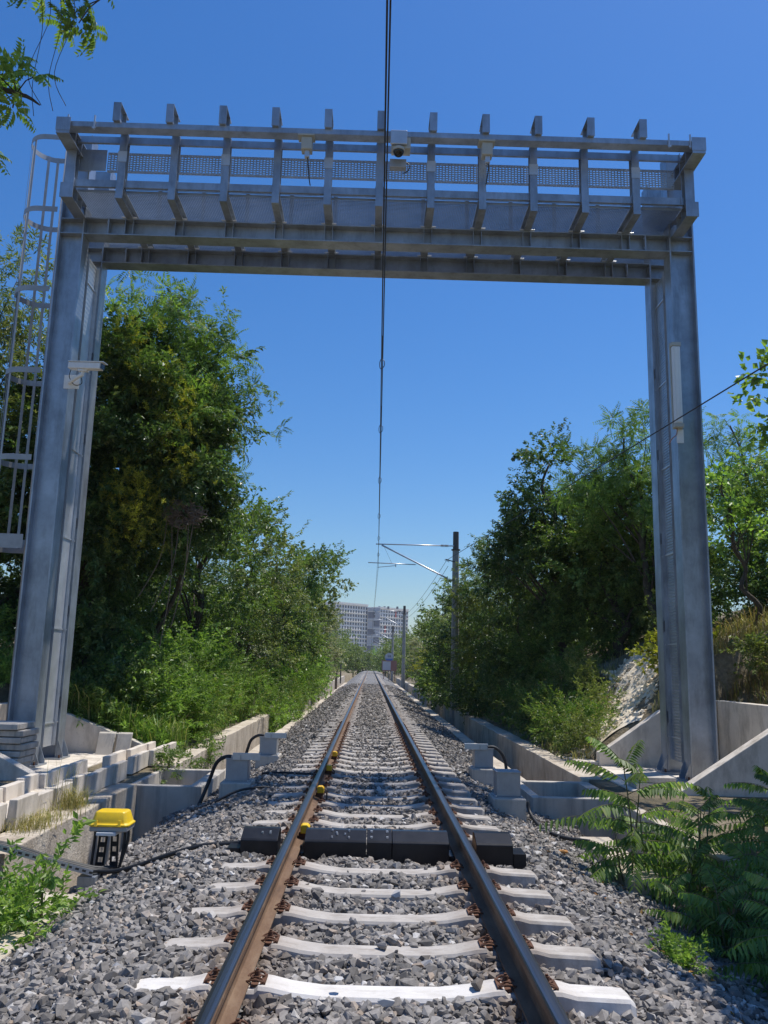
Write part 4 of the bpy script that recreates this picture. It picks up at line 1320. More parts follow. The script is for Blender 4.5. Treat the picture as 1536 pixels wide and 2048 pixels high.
# ------------------------------------------------------------------ apartment blocks far away
def block(label, x0, x1, y0, y1, top, nxw, nfl, fh, mat, red=(), skip_side=False):
    t = thing('apartment_block', label, 'building', (x0, y0, -.3), 'apartment blocks on the skyline')
    t.rotation_euler.z = math.radians(44)
    MB().box(x0, x1, y0, y1, -1, top).build('walls', M[mat], t)
    dx = (x1 - x0) / nxw
    for j in range(nfl):
        z1 = top - 1.3 - j * fh
        for i in range(nxw):
            cx = x0 + dx * (i + .5)
            MB().box(cx - dx * .27, cx + dx * .27, y0 - .12, y0 + .1, z1 - fh * .62, z1).build('window', M['window'], t)
    for j in range(0, nfl, 2):
        z = top - .35 - j * fh
        MB().box(x0 - .2, x1 + .2, y0 - .45, y0 - .01, z - .35, z + .2).build('floor_band', M['bldg_white'], t)
    for (i, j) in red:
        cx = x0 + dx * (i + 1.0); z1 = top - 1.0 - j * fh
        MB().box(cx - dx * .24, cx + dx * .24, y0 - .2, y0 - .02, z1 - fh * 1.9, z1).build('red_panel', M['bldg_red'], t)
    MB().box(x0 - .3, x1 + .3, y0 - .3, y1 + .3, top, top + .9).build('parapet', M['bldg_white'], t)
    return t
YB = 640
block('white apartment block at right with red facade panels', 6.4, 38, YB - 2, YB + 12, 44.5, 11, 12, 3.1, 'bldg_white', [(5, 0), (1, 4), (4, 7)])
block('pale apartment block at left behind the trees', -26.5, 6.0, YB - 24, YB - 10, 46, 12, 12, 3.1, 'bldg_white')
t = thing('apartment_block', 'grey stair tower of the apartments between the two white blocks', 'building', (1.5, YB - 3, -.3), 'apartment blocks on the skyline')
MB().box(-3.0, 6.3, YB - 3, YB + 12, -1, 44.5).build('walls', M['bldg_grey'], t)
for j in range(6):
    z = 41 - j * 6.4
    MB().box(-2.9 if j % 2 == 0 else 1.9, 1.7 if j % 2 == 0 else 6.2, YB - 3.15, YB - 3.01, z - 4.6, z).build('dark_panel', M['bldg_dark'], t)
    MB().box(1.75, 2.6, YB - 3.3, YB - 3.16, z - 4.0, z - 2.2).box(1.75, 2.6, YB - 3.3, YB - 3.16, z - 1.4, z - .1).build('window', M['window'], t)
    MB().box(-3.2, 6.5, YB - 3.4, YB - 3.31, z + .3, z + .75).build('floor_band', M['bldg_white'], t)
for x in (5.0, 9.0, 12, 19):
    tag(MB().box(x, x + 1.6, YB + 3, YB + 5, 44.4, 46.2).build('roof_unit', M['bldg_dark']), 'dark roof unit on top of the apartment blocks', 'roof unit', 'roof units')

# ------------------------------------------------------------------ foliage templates
def quads_from(P, U, Nn, L, W, fold=.25, droop=.0):
    """one folded quad per leaf -> (n,4,3)"""
    S = np.cross(U, Nn)
    S /= np.linalg.norm(S, axis=1)[:, None] + 1e-9
    L = L[:, None]; W = W[:, None]
    a = P
    b = P + U * L * .42 + S * W * .5 + Nn * W * fold
    c = P + U * L - Nn * L * droop
    d = P + U * L * .42 - S * W * .5 + Nn * W * fold
    return np.stack([a, b, c, d], 1)

def unit(v):
    return v / (np.linalg.norm(v, axis=-1, keepdims=True) + 1e-9)

def tpl_oval(n, Ltw, leaf, wid, seed, spread=.8):
    r = np.random.default_rng(seed)
    t = r.uniform(0, 1, n) ** .8
    P = np.stack([t * Ltw, r.normal(0, .05 * Ltw, n), r.normal(0, .05 * Ltw, n) - .12 * Ltw * t ** 2], -1)
    ang = r.uniform(0, 2 * PI, n)
    U = unit(np.stack([np.full(n, .55) + r.normal(0, .25, n), np.cos(ang) * spread, np.sin(ang) * spread * .6 - .25], -1))
    Nn = unit(np.stack([r.normal(0, .35, n), r.normal(0, .35, n), np.ones(n)], -1))
    Nn = unit(Nn - U * np.sum(Nn * U, 1)[:, None])
    L = leaf * r.uniform(.65, 1.25, n)
    return quads_from(P, U, Nn, L, L * wid, .2, .12)

def tpl_whorl(nf, Lf, pairs, lw, seed, rise=.35, droop=.9, leafL=.2):
    """rosette of pinnate fronds, x axis is the shoot direction"""
    r = np.random.default_rng(seed)
    out = []
    for f in range(nf):
        az = 2 * PI * f / nf + r.uniform(-.35, .35)
        el = rise + r.uniform(-.3, .4)
        L = Lf * r.uniform(.7, 1.15)
        ts = np.linspace(.16, 1, pairs)
        d0 = np.array([math.sin(el), math.cos(el) * math.cos(az), math.cos(el) * math.sin(az)])
        down = np.array([-1., 0, 0])
        P = d0[None] * (ts * L)[:, None] + down[None] * (droop * L * .45 * ts ** 2.2)[:, None]
        tan = unit(d0[None] + down[None] * (droop * ts ** 1.2)[:, None])
        side = unit(np.cross(tan, np.array([1., 0, 0])[None]))
        up = unit(np.cross(side, tan))
        for s in (-1, 1):
            U = unit(side * s * .85 + tan * .5 - up * .30 + r.normal(0, .09, P.shape))
            Nn = unit(up + side * s * .25 + r.normal(0, .1, P.shape))
            Nn = unit(Nn - U * np.sum(Nn * U, 1)[:, None])
            ll = leafL * Lf * (np.sin(ts * PI * .8 + .35) * .55 + .55) * r.uniform(.85, 1.1, len(ts))
            out.append(quads_from(P, U, Nn, ll, ll * lw, .12, .15))
    return np.concatenate(out)

T_OVAL = [tpl_oval(22, .42, .095, .52, s) for s in range(5)]
T_SMALL = [tpl_oval(26, .34, .065, .5, s + 20) for s in range(5)]
T_WILLOW = [tpl_oval(24, .45, .12, .24, s + 40, .6) for s in range(5)]
T_FAR = [tpl_oval(13, .6, .17, .5, s + 60) for s in range(4)]
T_WHORL = [tpl_whorl(6, .50, 9, .33, s + 80) for s in range(5)]
T_FINE = [tpl_oval(40, .32, .055, .22, s + 100, .9) for s in range(4)]
T_BROAD = [tpl_oval(9, .45, .17, .75, s + 120) for s in range(4)]

def basis(U, r, updir=None):
    """rotation matrices whose x axis is U and whose z leans upward"""
    up = np.tile(np.array([0., 0, 1]), (len(U), 1)) + r.normal(0, .25, U.shape)
    Y = unit(np.cross(up, U)); Z = np.cross(U, Y)
    return np.stack([U, Y, Z], -1)

def place(tpls, P, U, S, r):
    which = r.integers(0, len(tpls), len(P))
    Rm = basis(U, r)
    out = []
    for k, tq in enumerate(tpls):
        sel = which == k
        if not sel.any(): continue
        q = np.einsum('kij,mcj->kmci', Rm[sel], tq) * S[sel][:, None, None, None] + P[sel][:, None, None, :]
        out.append(q.reshape(-1, 4, 3))
    return np.concatenate(out)

def quads_obj(name, Q, mat, parent=None):
    n = len(Q)
    return np_mesh(name, Q.reshape(-1, 3), np.arange(n * 4).reshape(n, 4), mat, parent)

def clumpy(n, per):
    return max(8, int(n * .5)), int(per * 2.1)

def crown_points(ells, nclump, per, r, sig=.32, shell=.62, droop=.1, gap=.0):
    E = np.array(ells, float)
    w = (E[:, 3] * E[:, 4] * E[:, 5]) ** .67; w /= w.sum()
    k = r.choice(len(E), nclump, p=w)
    d = unit(r.normal(size=(nclump, 3)))
    rad = np.where(r.uniform(size=nclump) < shell, r.uniform(.82, 1.06, nclump), r.uniform(.15, .85, nclump))
    C = E[k, :3] + d * rad[:, None] * E[k, 3:6]
    out_dir = unit(d / E[k, 3:6] ** 1.0 * E[k, 3:6].mean(1)[:, None])
    m = nclump * per
    ci = np.repeat(np.arange(nclump), per)
    sc_ = r.uniform(.55, 1.3, nclump)[ci]
    P = C[ci] + r.normal(0, 1, (m, 3)) * (sig * sc_)[:, None] * np.array([1, 1, .72])
    U = unit(out_dir[ci] * .8 + r.normal(0, .55, (m, 3)) + np.array([0, 0, .25 - droop]))
    return P, U, C, out_dir

def woody(base, top, r0, C, r, nl=14, mat='bark', wob=.12, name='trunk', parent=None, extra=()):
    """tapered trunk with limbs to some of the clump centres"""
    b = MB()
    base = Vector(base); top = Vector(top)
    n = 8
    pts = [base.lerp(top, i / n) + Vector((r.normal(0, wob), r.normal(0, wob), 0)) * (0 if i == 0 else 1) for i in range(n + 1)]
    pts = smooth_path(pts, 3)
    rs = [r0 * (1 - .82 * i / (len(pts) - 1)) for i in range(len(pts))]
    b.tube(pts, rs, 8)
    if len(C):
        for i in r.choice(len(C), min(nl, len(C)), replace=False):
            c = Vector(C[i])
            f = min(.92, max(.22, (c.z - base.z) / max(.1, (top.z - base.z)) - .28 + r.uniform(-.1, .1)))
            s = pts[int(f * (len(pts) - 1))]
            mid = s.lerp(c, .5) + Vector((r.normal(0, .12), r.normal(0, .12), abs(r.normal(0, .15))))
            rr_ = r0 * (1 - .8 * f) * .45
            b.tube(smooth_path([s, mid, c], 4), [max(.006, rr_ * (1 - .85 * q / 8)) for q in range(9)], 5)
    for ex in extra:
        b.tube(smooth_path(ex[0], 4), ex[1], 5)
    return b.build(name, M[mat], parent, 0, True)

def tree(label, base, ells, tpl, mat, nclump, per, seed, r0=.16, scale=1.0, name='tree', group='trees along the cutting', sig=.32, shell=.62, droop=.1, top=None, nl=14,
         core=0, cat='tree', keep=None):
    r = np.random.default_rng(seed)
    t = thing(name, label, cat, base, group)
    if per >= 7: nclump, per = clumpy(nclump, per)
    P, U, C, od = crown_points(ells, nclump, per, r, sig, shell, droop)
    if keep is not None:
        q_ = keep(P); P, U = P[q_], U[q_]
    gz = ground_z(P[:, 0], P[:, 1])
    ok = (P[:, 2] > gz + .08) & ~((P[:, 0] > -2.0) & (P[:, 0] < 2.2) & (P[:, 2] < 4.5) & (P[:, 1] < 150))
    P, U = P[ok], U[ok]
    Q = place(tpl, P, U, scale * r.uniform(.75, 1.25, len(P)), r)
    quads_obj('crown', Q, M[mat], t)
    e0 = ells[0]
    if top is None:
        top = (e0[0], e0[1], e0[2] + e0[5] * .7)
    woody(base, top, r0, C, r, nl, parent=t)
    return t

def gz1(x, y):
    return float(ground_z(np.array([x]), np.array([y]))[0])

# ---- left side, near
t1 = tree('huge dark ivy-clad tree beside the left gantry column', (-6.8, 18.6, gz1(-6.8, 18.6) - .1),
     [(-6.4, 18.6, 6.0, 2.3, 2.0, 2.7), (-4.9, 18.0, 6.2, 1.5, 1.5, 1.9), (-6.2, 18.4, 3.4, 1.3, 1.5, 2.0), (-7.6, 18.4, 4.5, 2.2, 1.8, 2.6), (-5.6, 18.4, 8.1, 1.5, 1.4, 1.1), (-4.3, 18.7, 6.6, .75, .9, 1.2),
      (-4.7, 18.9, 5.2, .8, .8, 1.1), (-4.7, 18.6, 5.6, 1.0, 1.0, 1.2), (-5.6, 17.9, 7.3, 1.5, 1.2, 1.2)],
     T_SMALL + T_OVAL, 'leaf_dark', 400, 18, 101, .3, 1.25, 'ivy_clad_tree', sig=.30, shell=.75)
r = np.random.default_rng(77)
cl = [(-5.1, 16.75, 4.75), (-4.75, 16.7, 4.2), (-5.0, 17.0, 4.9), (-4.7, 16.9, 4.5), (-4.9, 16.95, 3.9), (-4.25, 17.0, 6.2), (-4.2, 17.0, 6.7), (-4.6, 16.9, 6.9), (-5.4, 16.9, 8.2), (-5.3, 16.9, 7.7), (-4.1, 17.1, 5.4), (-5.25, 16.9, 4.7), (-4.5, 17.1, 5.2)]
P = np.concatenate([np.array(c) + r.normal(0, 1, (30, 3)) * np.array([.30, .2, .32]) + np.array([0, -.2, 0]) for c in cl])
U = unit(r.normal(0, .5, P.shape) + np.array([0, -.4, .4]))
quads_obj('seed_clusters', place(T_FINE, P, U, r.uniform(.7, 1.2, len(P)), r), M['leaf_yellow'], t1)
tree('light leafy tree rising behind the caged ladder', (-9.6, 17.2, gz1(-9.6, 17.2) - .1), [(-8.9, 16.8, 8.3, 1.6, 1.4, 1.7), (-8.3, 16.6, 6.6, 1.4, 1.3, 1.5), (-9.8, 17, 5.5, 1.8, 1.5, 2.0), (-7.9, 16.5, 9.3, .9, .8, .9)],
     T_WILLOW, 'leaf_olive', 105, 9, 102, .16, 1.0, 'slender_tree', sig=.28)
tree('dense dark tree low behind the left gantry column', (-9.2, 19.5, gz1(-9.2, 19.5) - .1), [(-8.8, 19.4, 3.8, 2.2, 1.5, 2.6), (-9.5, 19, 6.5, 2.0, 1.6, 2.0), (-7.2, 20.4, 2.6, 1.8, 1.4, 2.0)],
     T_SMALL, 'leaf_dark', 180, 11, 103, .2, 1.3, 'shade_tree')
tree('tall feathery tree with long compound leaves above the ivy mass', (-6.3, 19.6, gz1(-6.3, 19.6) - .1), [(-5.2, 18.6, 8.5, 1.3, 1.2, 1.1), (-4.3, 18.6, 7.9, .9, .9, .8), (-5.3, 17.6, 9.4, .8, .6, .6), (-3.9, 18.2, 8.6, .5, .5, .4), (-4.3, 17.4, 7.0, .6, .6, .8), (-3.5, 18.4, 6.4, .4, .5, .6)],
     T_WHORL, 'leaf_frond', 62, 4, 104, .12, .95, 'feathery_tree', sig=.34, droop=.2)
tree('thin willow-leaved tree poking out over the ivy tree at right', (-5.7, 20.2, gz1(-5.7, 20.2) - .1), [(-3.5, 18.9, 7.4, .7, .7, .55), (-4.6, 18.7, 9.5, .9, .6, .5), (-3.0, 18.6, 7.7, .38, .4, .3), (-3.2, 19, 5.6, .4, .5, .6)],
     T_WILLOW, 'leaf_mid', 40, 6, 105, .08, .85, 'willowy_tree', sig=.22)
# ---- left side, receding row
rowl = [
 (24.0, [(-4.9, 24.2, 4.4, 1.8, 2.0, 2.7), (-5.4, 24.2, 2.5, 1.2, 1.4, 1.8), (-6.2, 24.5, 5.0, 1.8, 1.8, 2.2), (-4.2, 24.0, 5.9, 1.0, 1.0, .95), (-4.6, 22.4, 6.2, .9, .9, .9)], T_OVAL, 'leaf_mid', 170, 9, 'rounded green tree just past the ivy-clad tree'),
 (27.0, [(-5.6, 27.5, 4.2, 1.8, 2, 2.5), (-5.0, 27.0, 2.2, 1.1, 1.5, 1.6)], T_SMALL, 'leaf_dark', 120, 9, 'dark glossy tree second in the left row'),
 (31.0, [(-4.7, 31, 4.6, 1.8, 2.2, 2.3), (-4.3, 30.5, 2.4, 1.4, 1.8, 1.8), (-5.9, 31.5, 4.5, 1.8, 2, 2.3)], T_OVAL, 'leaf_olive', 150, 8, 'olive green tree in the middle of the left row'),
 (36.5, [(-4.3, 36.5, 4.6, 1.8, 2.2, 2.1), (-4.0, 36, 2.4, 1.3, 1.8, 1.7), (-2.7, 37.5, 5.6, 1.0, 1.0, .9)], T_OVAL, 'leaf_mid', 140, 8, 'tree leaning furthest toward the track in the left row'),
 (43.0, [(-4.4, 43, 4.3, 1.9, 2.6, 2.4), (-4.2, 42, 2.2, 1.4, 2, 1.6), (-2.6, 43.5, 5.8, .9, .8, .8)], T_FAR, 'leaf_olive', 120, 8, 'yellowish green tree behind the leaning tree on the left'),
 (51.0, [(-4.9, 51, 4.0, 2.1, 3, 2.6), (-4.4, 50, 2.1, 1.5, 2.4, 1.6)], T_FAR, 'leaf_far', 110, 8, 'broad muted tree two thirds along the left row'),
 (61.0, [(-4.6, 61, 3.9, 1.9, 3.2, 2.6), (-3.7, 60, 2.0, 1.1, 2.6, 1.5)], T_FAR, 'leaf_pale', 95, 8, 'greyish half-bare tree far along the left row'),
 (73.0, [(-5.0, 73, 3.8, 2.2, 4, 2.7), (-4.0, 72, 2.0, 1.3, 3, 1.6)], T_FAR, 'leaf_far', 100, 7, 'far green tree left of the apartment blocks'),
 (90.0, [(-4.9, 90, 3.4, 2.2, 6, 2.5), (-4.2, 88, 1.8, 1.3, 4, 1.5)], T_FAR, 'leaf_far', 100, 7, 'very distant tree at the left end of the cutting'),
]
for i, (y, el, tp, mt, nc, pr_, lab) in enumerate(rowl):
    bx_ = el[0][0] - .4
    tree(lab, (bx_, y, gz1(bx_, y) - .1), el, tp, mt, nc, pr_, 200 + i, .15, 1.15 if tp is not T_FAR else 1.0, 'tree', sig=.29)
# ---- right side, near
tree('feathery tree with compound leaves left of the right gantry column', (7.3, 21.4, gz1(7.3, 21.4) - .1), [(6.7, 21.8, 6.8, 1.2, 1.0, 1.3), (7.7, 22.0, 5.8, 1.4, 1.1, 1.5), (5.9, 22, 6.0, 1.1, .9, .9), (6.8, 21.6, 8.1, .55, .5, .45), (5.2, 21.9, 7.1, .45, .4, .3)],
     T_WHORL, 'leaf_frond', 85, 4, 301, .12, .9, 'feathery_tree', sig=.32, droop=.2)
tree('bushy dark tree filling the slope left of the right column', (6.8, 22.6, gz1(6.8, 22.6) - .1), [(6.6, 23.4, 4.3, 1.5, 1.3, 1.6), (7.5, 23.2, 5.2, 1.5, 1.2, 1.6), (6.3, 24.8, 4.2, 1.2, 1.1, 1.4), (7.7, 22.3, 4.5, 1.2, 1.0, 1.1)],
     T_SMALL + T_OVAL, 'leaf_mid', 240, 11, 302, .16, 1.2, 'bushy_tree')
tree('tall dark pointed tree, highest in the middle of the right bank', (5.9, 25.2, gz1(5.9, 25.2) - .1), [(5.2, 25, 6.6, .95, 1.0, 1.7), (5.3, 25.4, 4.8, 1.5, 1.4, 1.7), (4.5, 25.6, 4.6, 1.0, 1.1, 1.4), (6.4, 25.2, 5.4, 1.2, 1.2, 1.4)],
     T_OVAL, 'leaf_dark', 170, 10, 303, .16, 1.1, 'dark_tree', sig=.28)
tree('slim grey-green tree behind the right gantry column', (9.9, 20.4, gz1(9.9, 20.4) - .1), [(8.9, 20.2, 7.0, .65, .6, 1.0), (9.5, 20.3, 5.7, 1.0, .8, 1.2), (8.7, 20.2, 5.1, .65, .6, .9), (8.1, 20.1, 7.5, .4, .4, .4)],
     T_WHORL, 'leaf_frond', 44, 3, 304, .09, .75, 'feathery_tree', sig=.26, droop=.2)
tree('leafy tree at the far right edge on the bank', (10.2, 19.4, gz1(10.2, 19.4) - .1), [(9.4, 19.2, 5.0, 1.3, 1.0, 1.4), (8.7, 19.2, 4.3, .9, .8, 1.0), (10.8, 19.4, 5.4, 1.4, 1.1, 1.5)],
     T_SMALL, 'leaf_mid', 130, 9, 305, .14, 1.2, 'bank_tree')
tree('broad-leaved branch tree entering at the right edge, pale yellow-green', (8.6, 12.4, gz1(8.6, 12.4) - .1), [(5.95, 12.0, 5.75, .30, .4, .38), (6.3, 12.2, 5.0, .32, .4, .35), (6.9, 12.2, 5.4, .5, .5, .5), (5.75, 12.3, 6.1, .2, .2, .15), (7.6, 12.3, 5.6, .8, .7, .8)],
     T_BROAD, 'leaf_bright', 36, 4, 306, .10, .75, 'broad_leaved_tree', sig=.2, top=(7.6, 12.3, 5.8), nl=18)
tree('small yellow-green broad-leaved tree behind the right column', (7.6, 16.6, gz1(7.6, 16.6) - .1), [(6.9, 16.4, 5.2, .45, .5, .5), (7.3, 16.4, 4.4, .4, .4, .4)],
     T_BROAD, 'leaf_bright', 22, 5, 307, .06, .7, 'broad_leaved_tree', sig=.2)
rowr = [
 (28.5, [(4.7, 28.5, 3.8, 1.3, 1.8, 2.2), (5.6, 28.5, 4.4, 1.5, 1.8, 2.1), (4.3, 29.0, 2.4, .9, 1.2, 1.4)], T_SMALL, 'leaf_dark', 150, 10, 'shady tree over the drain wall before the nearest mast'),
 (33.0, [(4.9, 33.4, 4.2, 1.3, 1.8, 2.4), (4.5, 32.8, 2.2, 1.0, 1.4, 1.6)], T_WILLOW, 'leaf_olive', 140, 8, 'olive willow-leaved tree around the nearest mast'),
 (38.5, [(4.9, 38.5, 3.6, 1.6, 2.2, 2.5), (4.2, 38, 2.0, 1.0, 1.8, 1.5)], T_OVAL, 'leaf_dark', 120, 9, 'dark tree directly behind the nearest mast'),
 (46.0, [(4.8, 46, 3.6, 1.5, 2.6, 2.3), (4.2, 45, 1.8, 1.0, 2, 1.4)], T_FAR, 'leaf_far', 110, 8, 'green tree between the nearest and second mast'),
 (55.0, [(5.0, 55, 3.4, 1.7, 3.2, 2.4), (4.3, 54, 1.8, 1.0, 2.6, 1.4)], T_FAR, 'leaf_mid', 105, 8, 'darker green tree before the second mast'),
 (66.0, [(5.2, 66, 3.2, 1.7, 4, 2.3), (4.4, 64, 1.6, 1.0, 3, 1.3)], T_FAR, 'leaf_pale', 95, 7, 'pale grey-green tree far along the right bank'),
 (80.0, [(5.4, 80, 3.0, 2.0, 5, 2.4), (4.6, 78, 1.6, 1.1, 4, 1.3)], T_FAR, 'leaf_far', 95, 7, 'distant tree beside the second mast'),
 (104.0, [(5.2, 104, 3.2, 2.2, 7, 2.6), (4.4, 100, 1.6, 1.1, 5, 1.4)], T_FAR, 'leaf_far', 95, 7, 'very distant tree at the right end of the cutting'),
]
for i, (y, el, tp, mt, nc, pr_, lab) in enumerate(rowr):
    bx_ = el[0][0] + .5
    tree(lab, (bx_, y, gz1(bx_, y) - .1), el, tp, mt, nc, pr_, 400 + i, .14, 1.15 if tp is not T_FAR else 1.0, 'tree', sig=.28)
tree('bright yellow-green small tree by the drain before the second mast', (3.9, 60, -.3), [(3.75, 60, 1.5, .7, .9, 1.0)], T_FAR, 'leaf_yellow', 26, 8, 430, .05, .7, 'young_tree')
# end of the cutting
for i, (x, y, rx, ry, rz, zc, mt, lab) in enumerate([(-2.0, 215, 3.2, 4, 3.0, 2.2, 'leaf_far', 'dark tree closing the view at the end of the track'), (2.2, 235, 3.5, 4, 2.8, 2.0, 'leaf_bright', 'bright green thicket at the vanishing end of the track'),
                                                    (-9, 230, 6, 6, 5, 4, 'leaf_far', 'broad tree left of the vanishing end of the track'), (11, 225, 6, 6, 4.6, 4, 'leaf_far', 'broad tree right of the vanishing end of the track'),
                                                    (-9, 130, 4, 10, 4.5, 3.8, 'leaf_far', 'hazy tree clump far on the left skyline'), (9.0, 140, 4, 10, 3.6, 3.6, 'leaf_far', 'hazy tree clump far on the right skyline'),
                                                    (4.6, 160, 2.0, 9, 3.0, 2.6, 'leaf_far', 'slim tree group by the farthest mast'), (-5, 165, 2.2, 10, 3.2, 2.6, 'leaf_far', 'low far trees on the left before the bend')]):
    tree(lab, (x, y, -.4), [(x, y, zc, rx, ry, rz)], T_FAR, mt, 90, 8, 450 + i, .15, 2.0, 'tree', sig=.7)

tree('shade tree standing just outside the right edge above the saplings', (6.2, 7.6, -.4), [(5.0, 6.9, 4.6, 1.5, 1.5, .9), (5.6, 7.8, 5.2, 1.5, 1.3, .9), (4.8, 6.0, 4.2, 1.2, 1.0, .8), (5.3, 8.6, 5.0, 1.2, 1.0, .9)], T_OVAL, 'leaf_mid', 200, 10, 308, .14, 1.2, 'shade_tree', sig=.26, keep=lambda P: P[:, 0] > .50 * P[:, 1] + .62)
# ---- overhanging limb of a tree top left, close to the viewer
t = thing('overhanging_tree', 'tree limb with compound leaves hanging into the top left corner', 'tree', (-6.6, 6.4, -.4))
r = np.random.default_rng(91)
limb = [((-6.6, 6.4, 5.0), (-5.2, 6.2, 6.9), (-3.6, 6.05, 7.3), (-2.85, 6.0, 7.15), (-2.5, 6.0, 6.85)), ((-6.6, 6.4, 4.0), (-5.0, 6.2, 5.6), (-3.7, 6.0, 6.0), (-3.1, 6.0, 5.95), (-2.9, 6.0, 5.85))]
P = []; U = []
for q in [(-2.95, 6.0, 7.1), (-2.75, 6.0, 6.8), (-2.6, 6.05, 6.62), (-3.3, 6.1, 7.2), (-2.5, 6.0, 6.95), (-3.0, 6.0, 7.0), (-3.15, 6.0, 5.95), (-3.0, 6.0, 5.8), (-2.85, 6.0, 6.02), (-3.1, 6.1, 5.62), (-3.3, 6.05, 5.75), (-3.3, 6.0, 6.1), (-2.95, 6.0, 6.1), (-3.7, 6.1, 6.2), (-3.9, 6.1, 7.3), (-4.4, 6.2, 6.8)]:
    for k in range(2):
        P.append(np.array(q) + r.normal(0, .09, 3) - np.array([.24 if q[2] < 6.3 else .10, 0, 0])); U.append(np.array([.4, -.2, .2]) + r.normal(0, .5, 3))
P = np.array(P); U = unit(np.array(U))
quads_obj('crown', place([tpl_whorl(6, .40, 8, .46, s + 500, .2, 1.0, .30) for s in range(4)], P, U, r.uniform(.42, .66, len(P)), r), M['leaf_frond'], t)
b = MB().tube(smooth_path([(-6.6, 6.4, -.5), (-6.7, 6.4, 2.5), (-6.6, 6.4, 5.5)], 5), [.16 - .008 * i for i in range(11)], 8)
for l in limb:
    n = 17
    b.tube(smooth_path(l, 4), [.06 - .0034 * i for i in range(n)], 6)
for p in P[::2]:
    s = min((Vector(q) for l in limb for q in l), key=lambda q: (q - Vector(p)).length)
    b.tube([s, s.lerp(Vector(p), .5) + Vector((0, 0, .04)), p], .006, 4)
for q in ((-2.95, 6.0, 7.0), (-3.0, 6.0, 6.9), (-2.85, 6.0, 6.95), (-2.75, 6, 7.0)):
    b.tube(smooth_path([q, (q[0] + .05, 6.0, q[2] - .35), (q[0] - .02 + r.uniform(-.06, .06), 6.0, q[2] - .85), (q[0] + .06, 6, q[2] - 1.15)]), .0028, 4)
b.build('trunk', M['bark'], t, 0, True)

# ---- dead vine tangle on the ivy-clad tree
r = np.random.default_rng(33)
b = MB()
for i in range(80):
    a = r.uniform(0, 2 * PI); pts = []
    for k in range(5):
        aa = a + k * r.uniform(.25, .5)
        rr_ = r.uniform(.06, .42)
        pts.append((-4.02 + rr_ * math.cos(aa) * 1.1, 16.9 + r.uniform(-.25, .2), 4.42 + rr_ * math.sin(aa) * .75))
    b.tube(smooth_path(pts, 3), .007, 4)
for x0, l in ((-4.3, 2.6), (-4.15, 1.9), (-3.95, 2.2), (-4.4, 1.6), (-3.85, 1.4)):
    b.tube(smooth_path([(x0, 16.9, 4.3), (x0 + r.uniform(-.1, .1), 16.85, 4.3 - l * .5), (x0 - r.uniform(.0, .5), 16.8, 4.3 - l)], 5), .009, 4)
o = b.build('dead_vine', M['twig'])
tag(o, 'brown nest-like tangle of dead vines on the ivy-clad tree', 'vine')

# ------------------------------------------------------------------ shrubs
def shrub(label, c, rx, ry, rz, tpl, mat, n, per, seed, scale=1.0, name='shrub', group='shrubs on the banks', sig=.2, stems=5):
    r = np.random.default_rng(seed)
    z0 = c[2]
    t = thing(name, label, 'shrub', c, group)
    P, U, C, od = crown_points([(c[0], c[1], z0 + rz * .95, rx, ry, rz)], n, per, r, sig, .65, 0)
    ok = P[:, 2] > z0 + .03
    P, U = P[ok], U[ok]
    U = unit(U + np.array([0, 0, .3]))
    quads_obj('foliage', place(tpl, P, U, scale * r.uniform(.75, 1.25, len(P)), r), M[mat], t)
    b = MB()
    for i in r.choice(len(C), min(stems, len(C)), replace=False):
        q = Vector(C[i])
        b.tube(smooth_path([(c[0] + r.normal(0, .06), c[1] + r.normal(0, .06), z0 - .05), Vector((c[0], c[1], z0)).lerp(q, .55) + Vector((0, 0, .1)), q], 4), [.014 - .0012 * k for k in range(9)], 5)
    b.build('stem', M['stem_green'], t, 0, True)
    return t
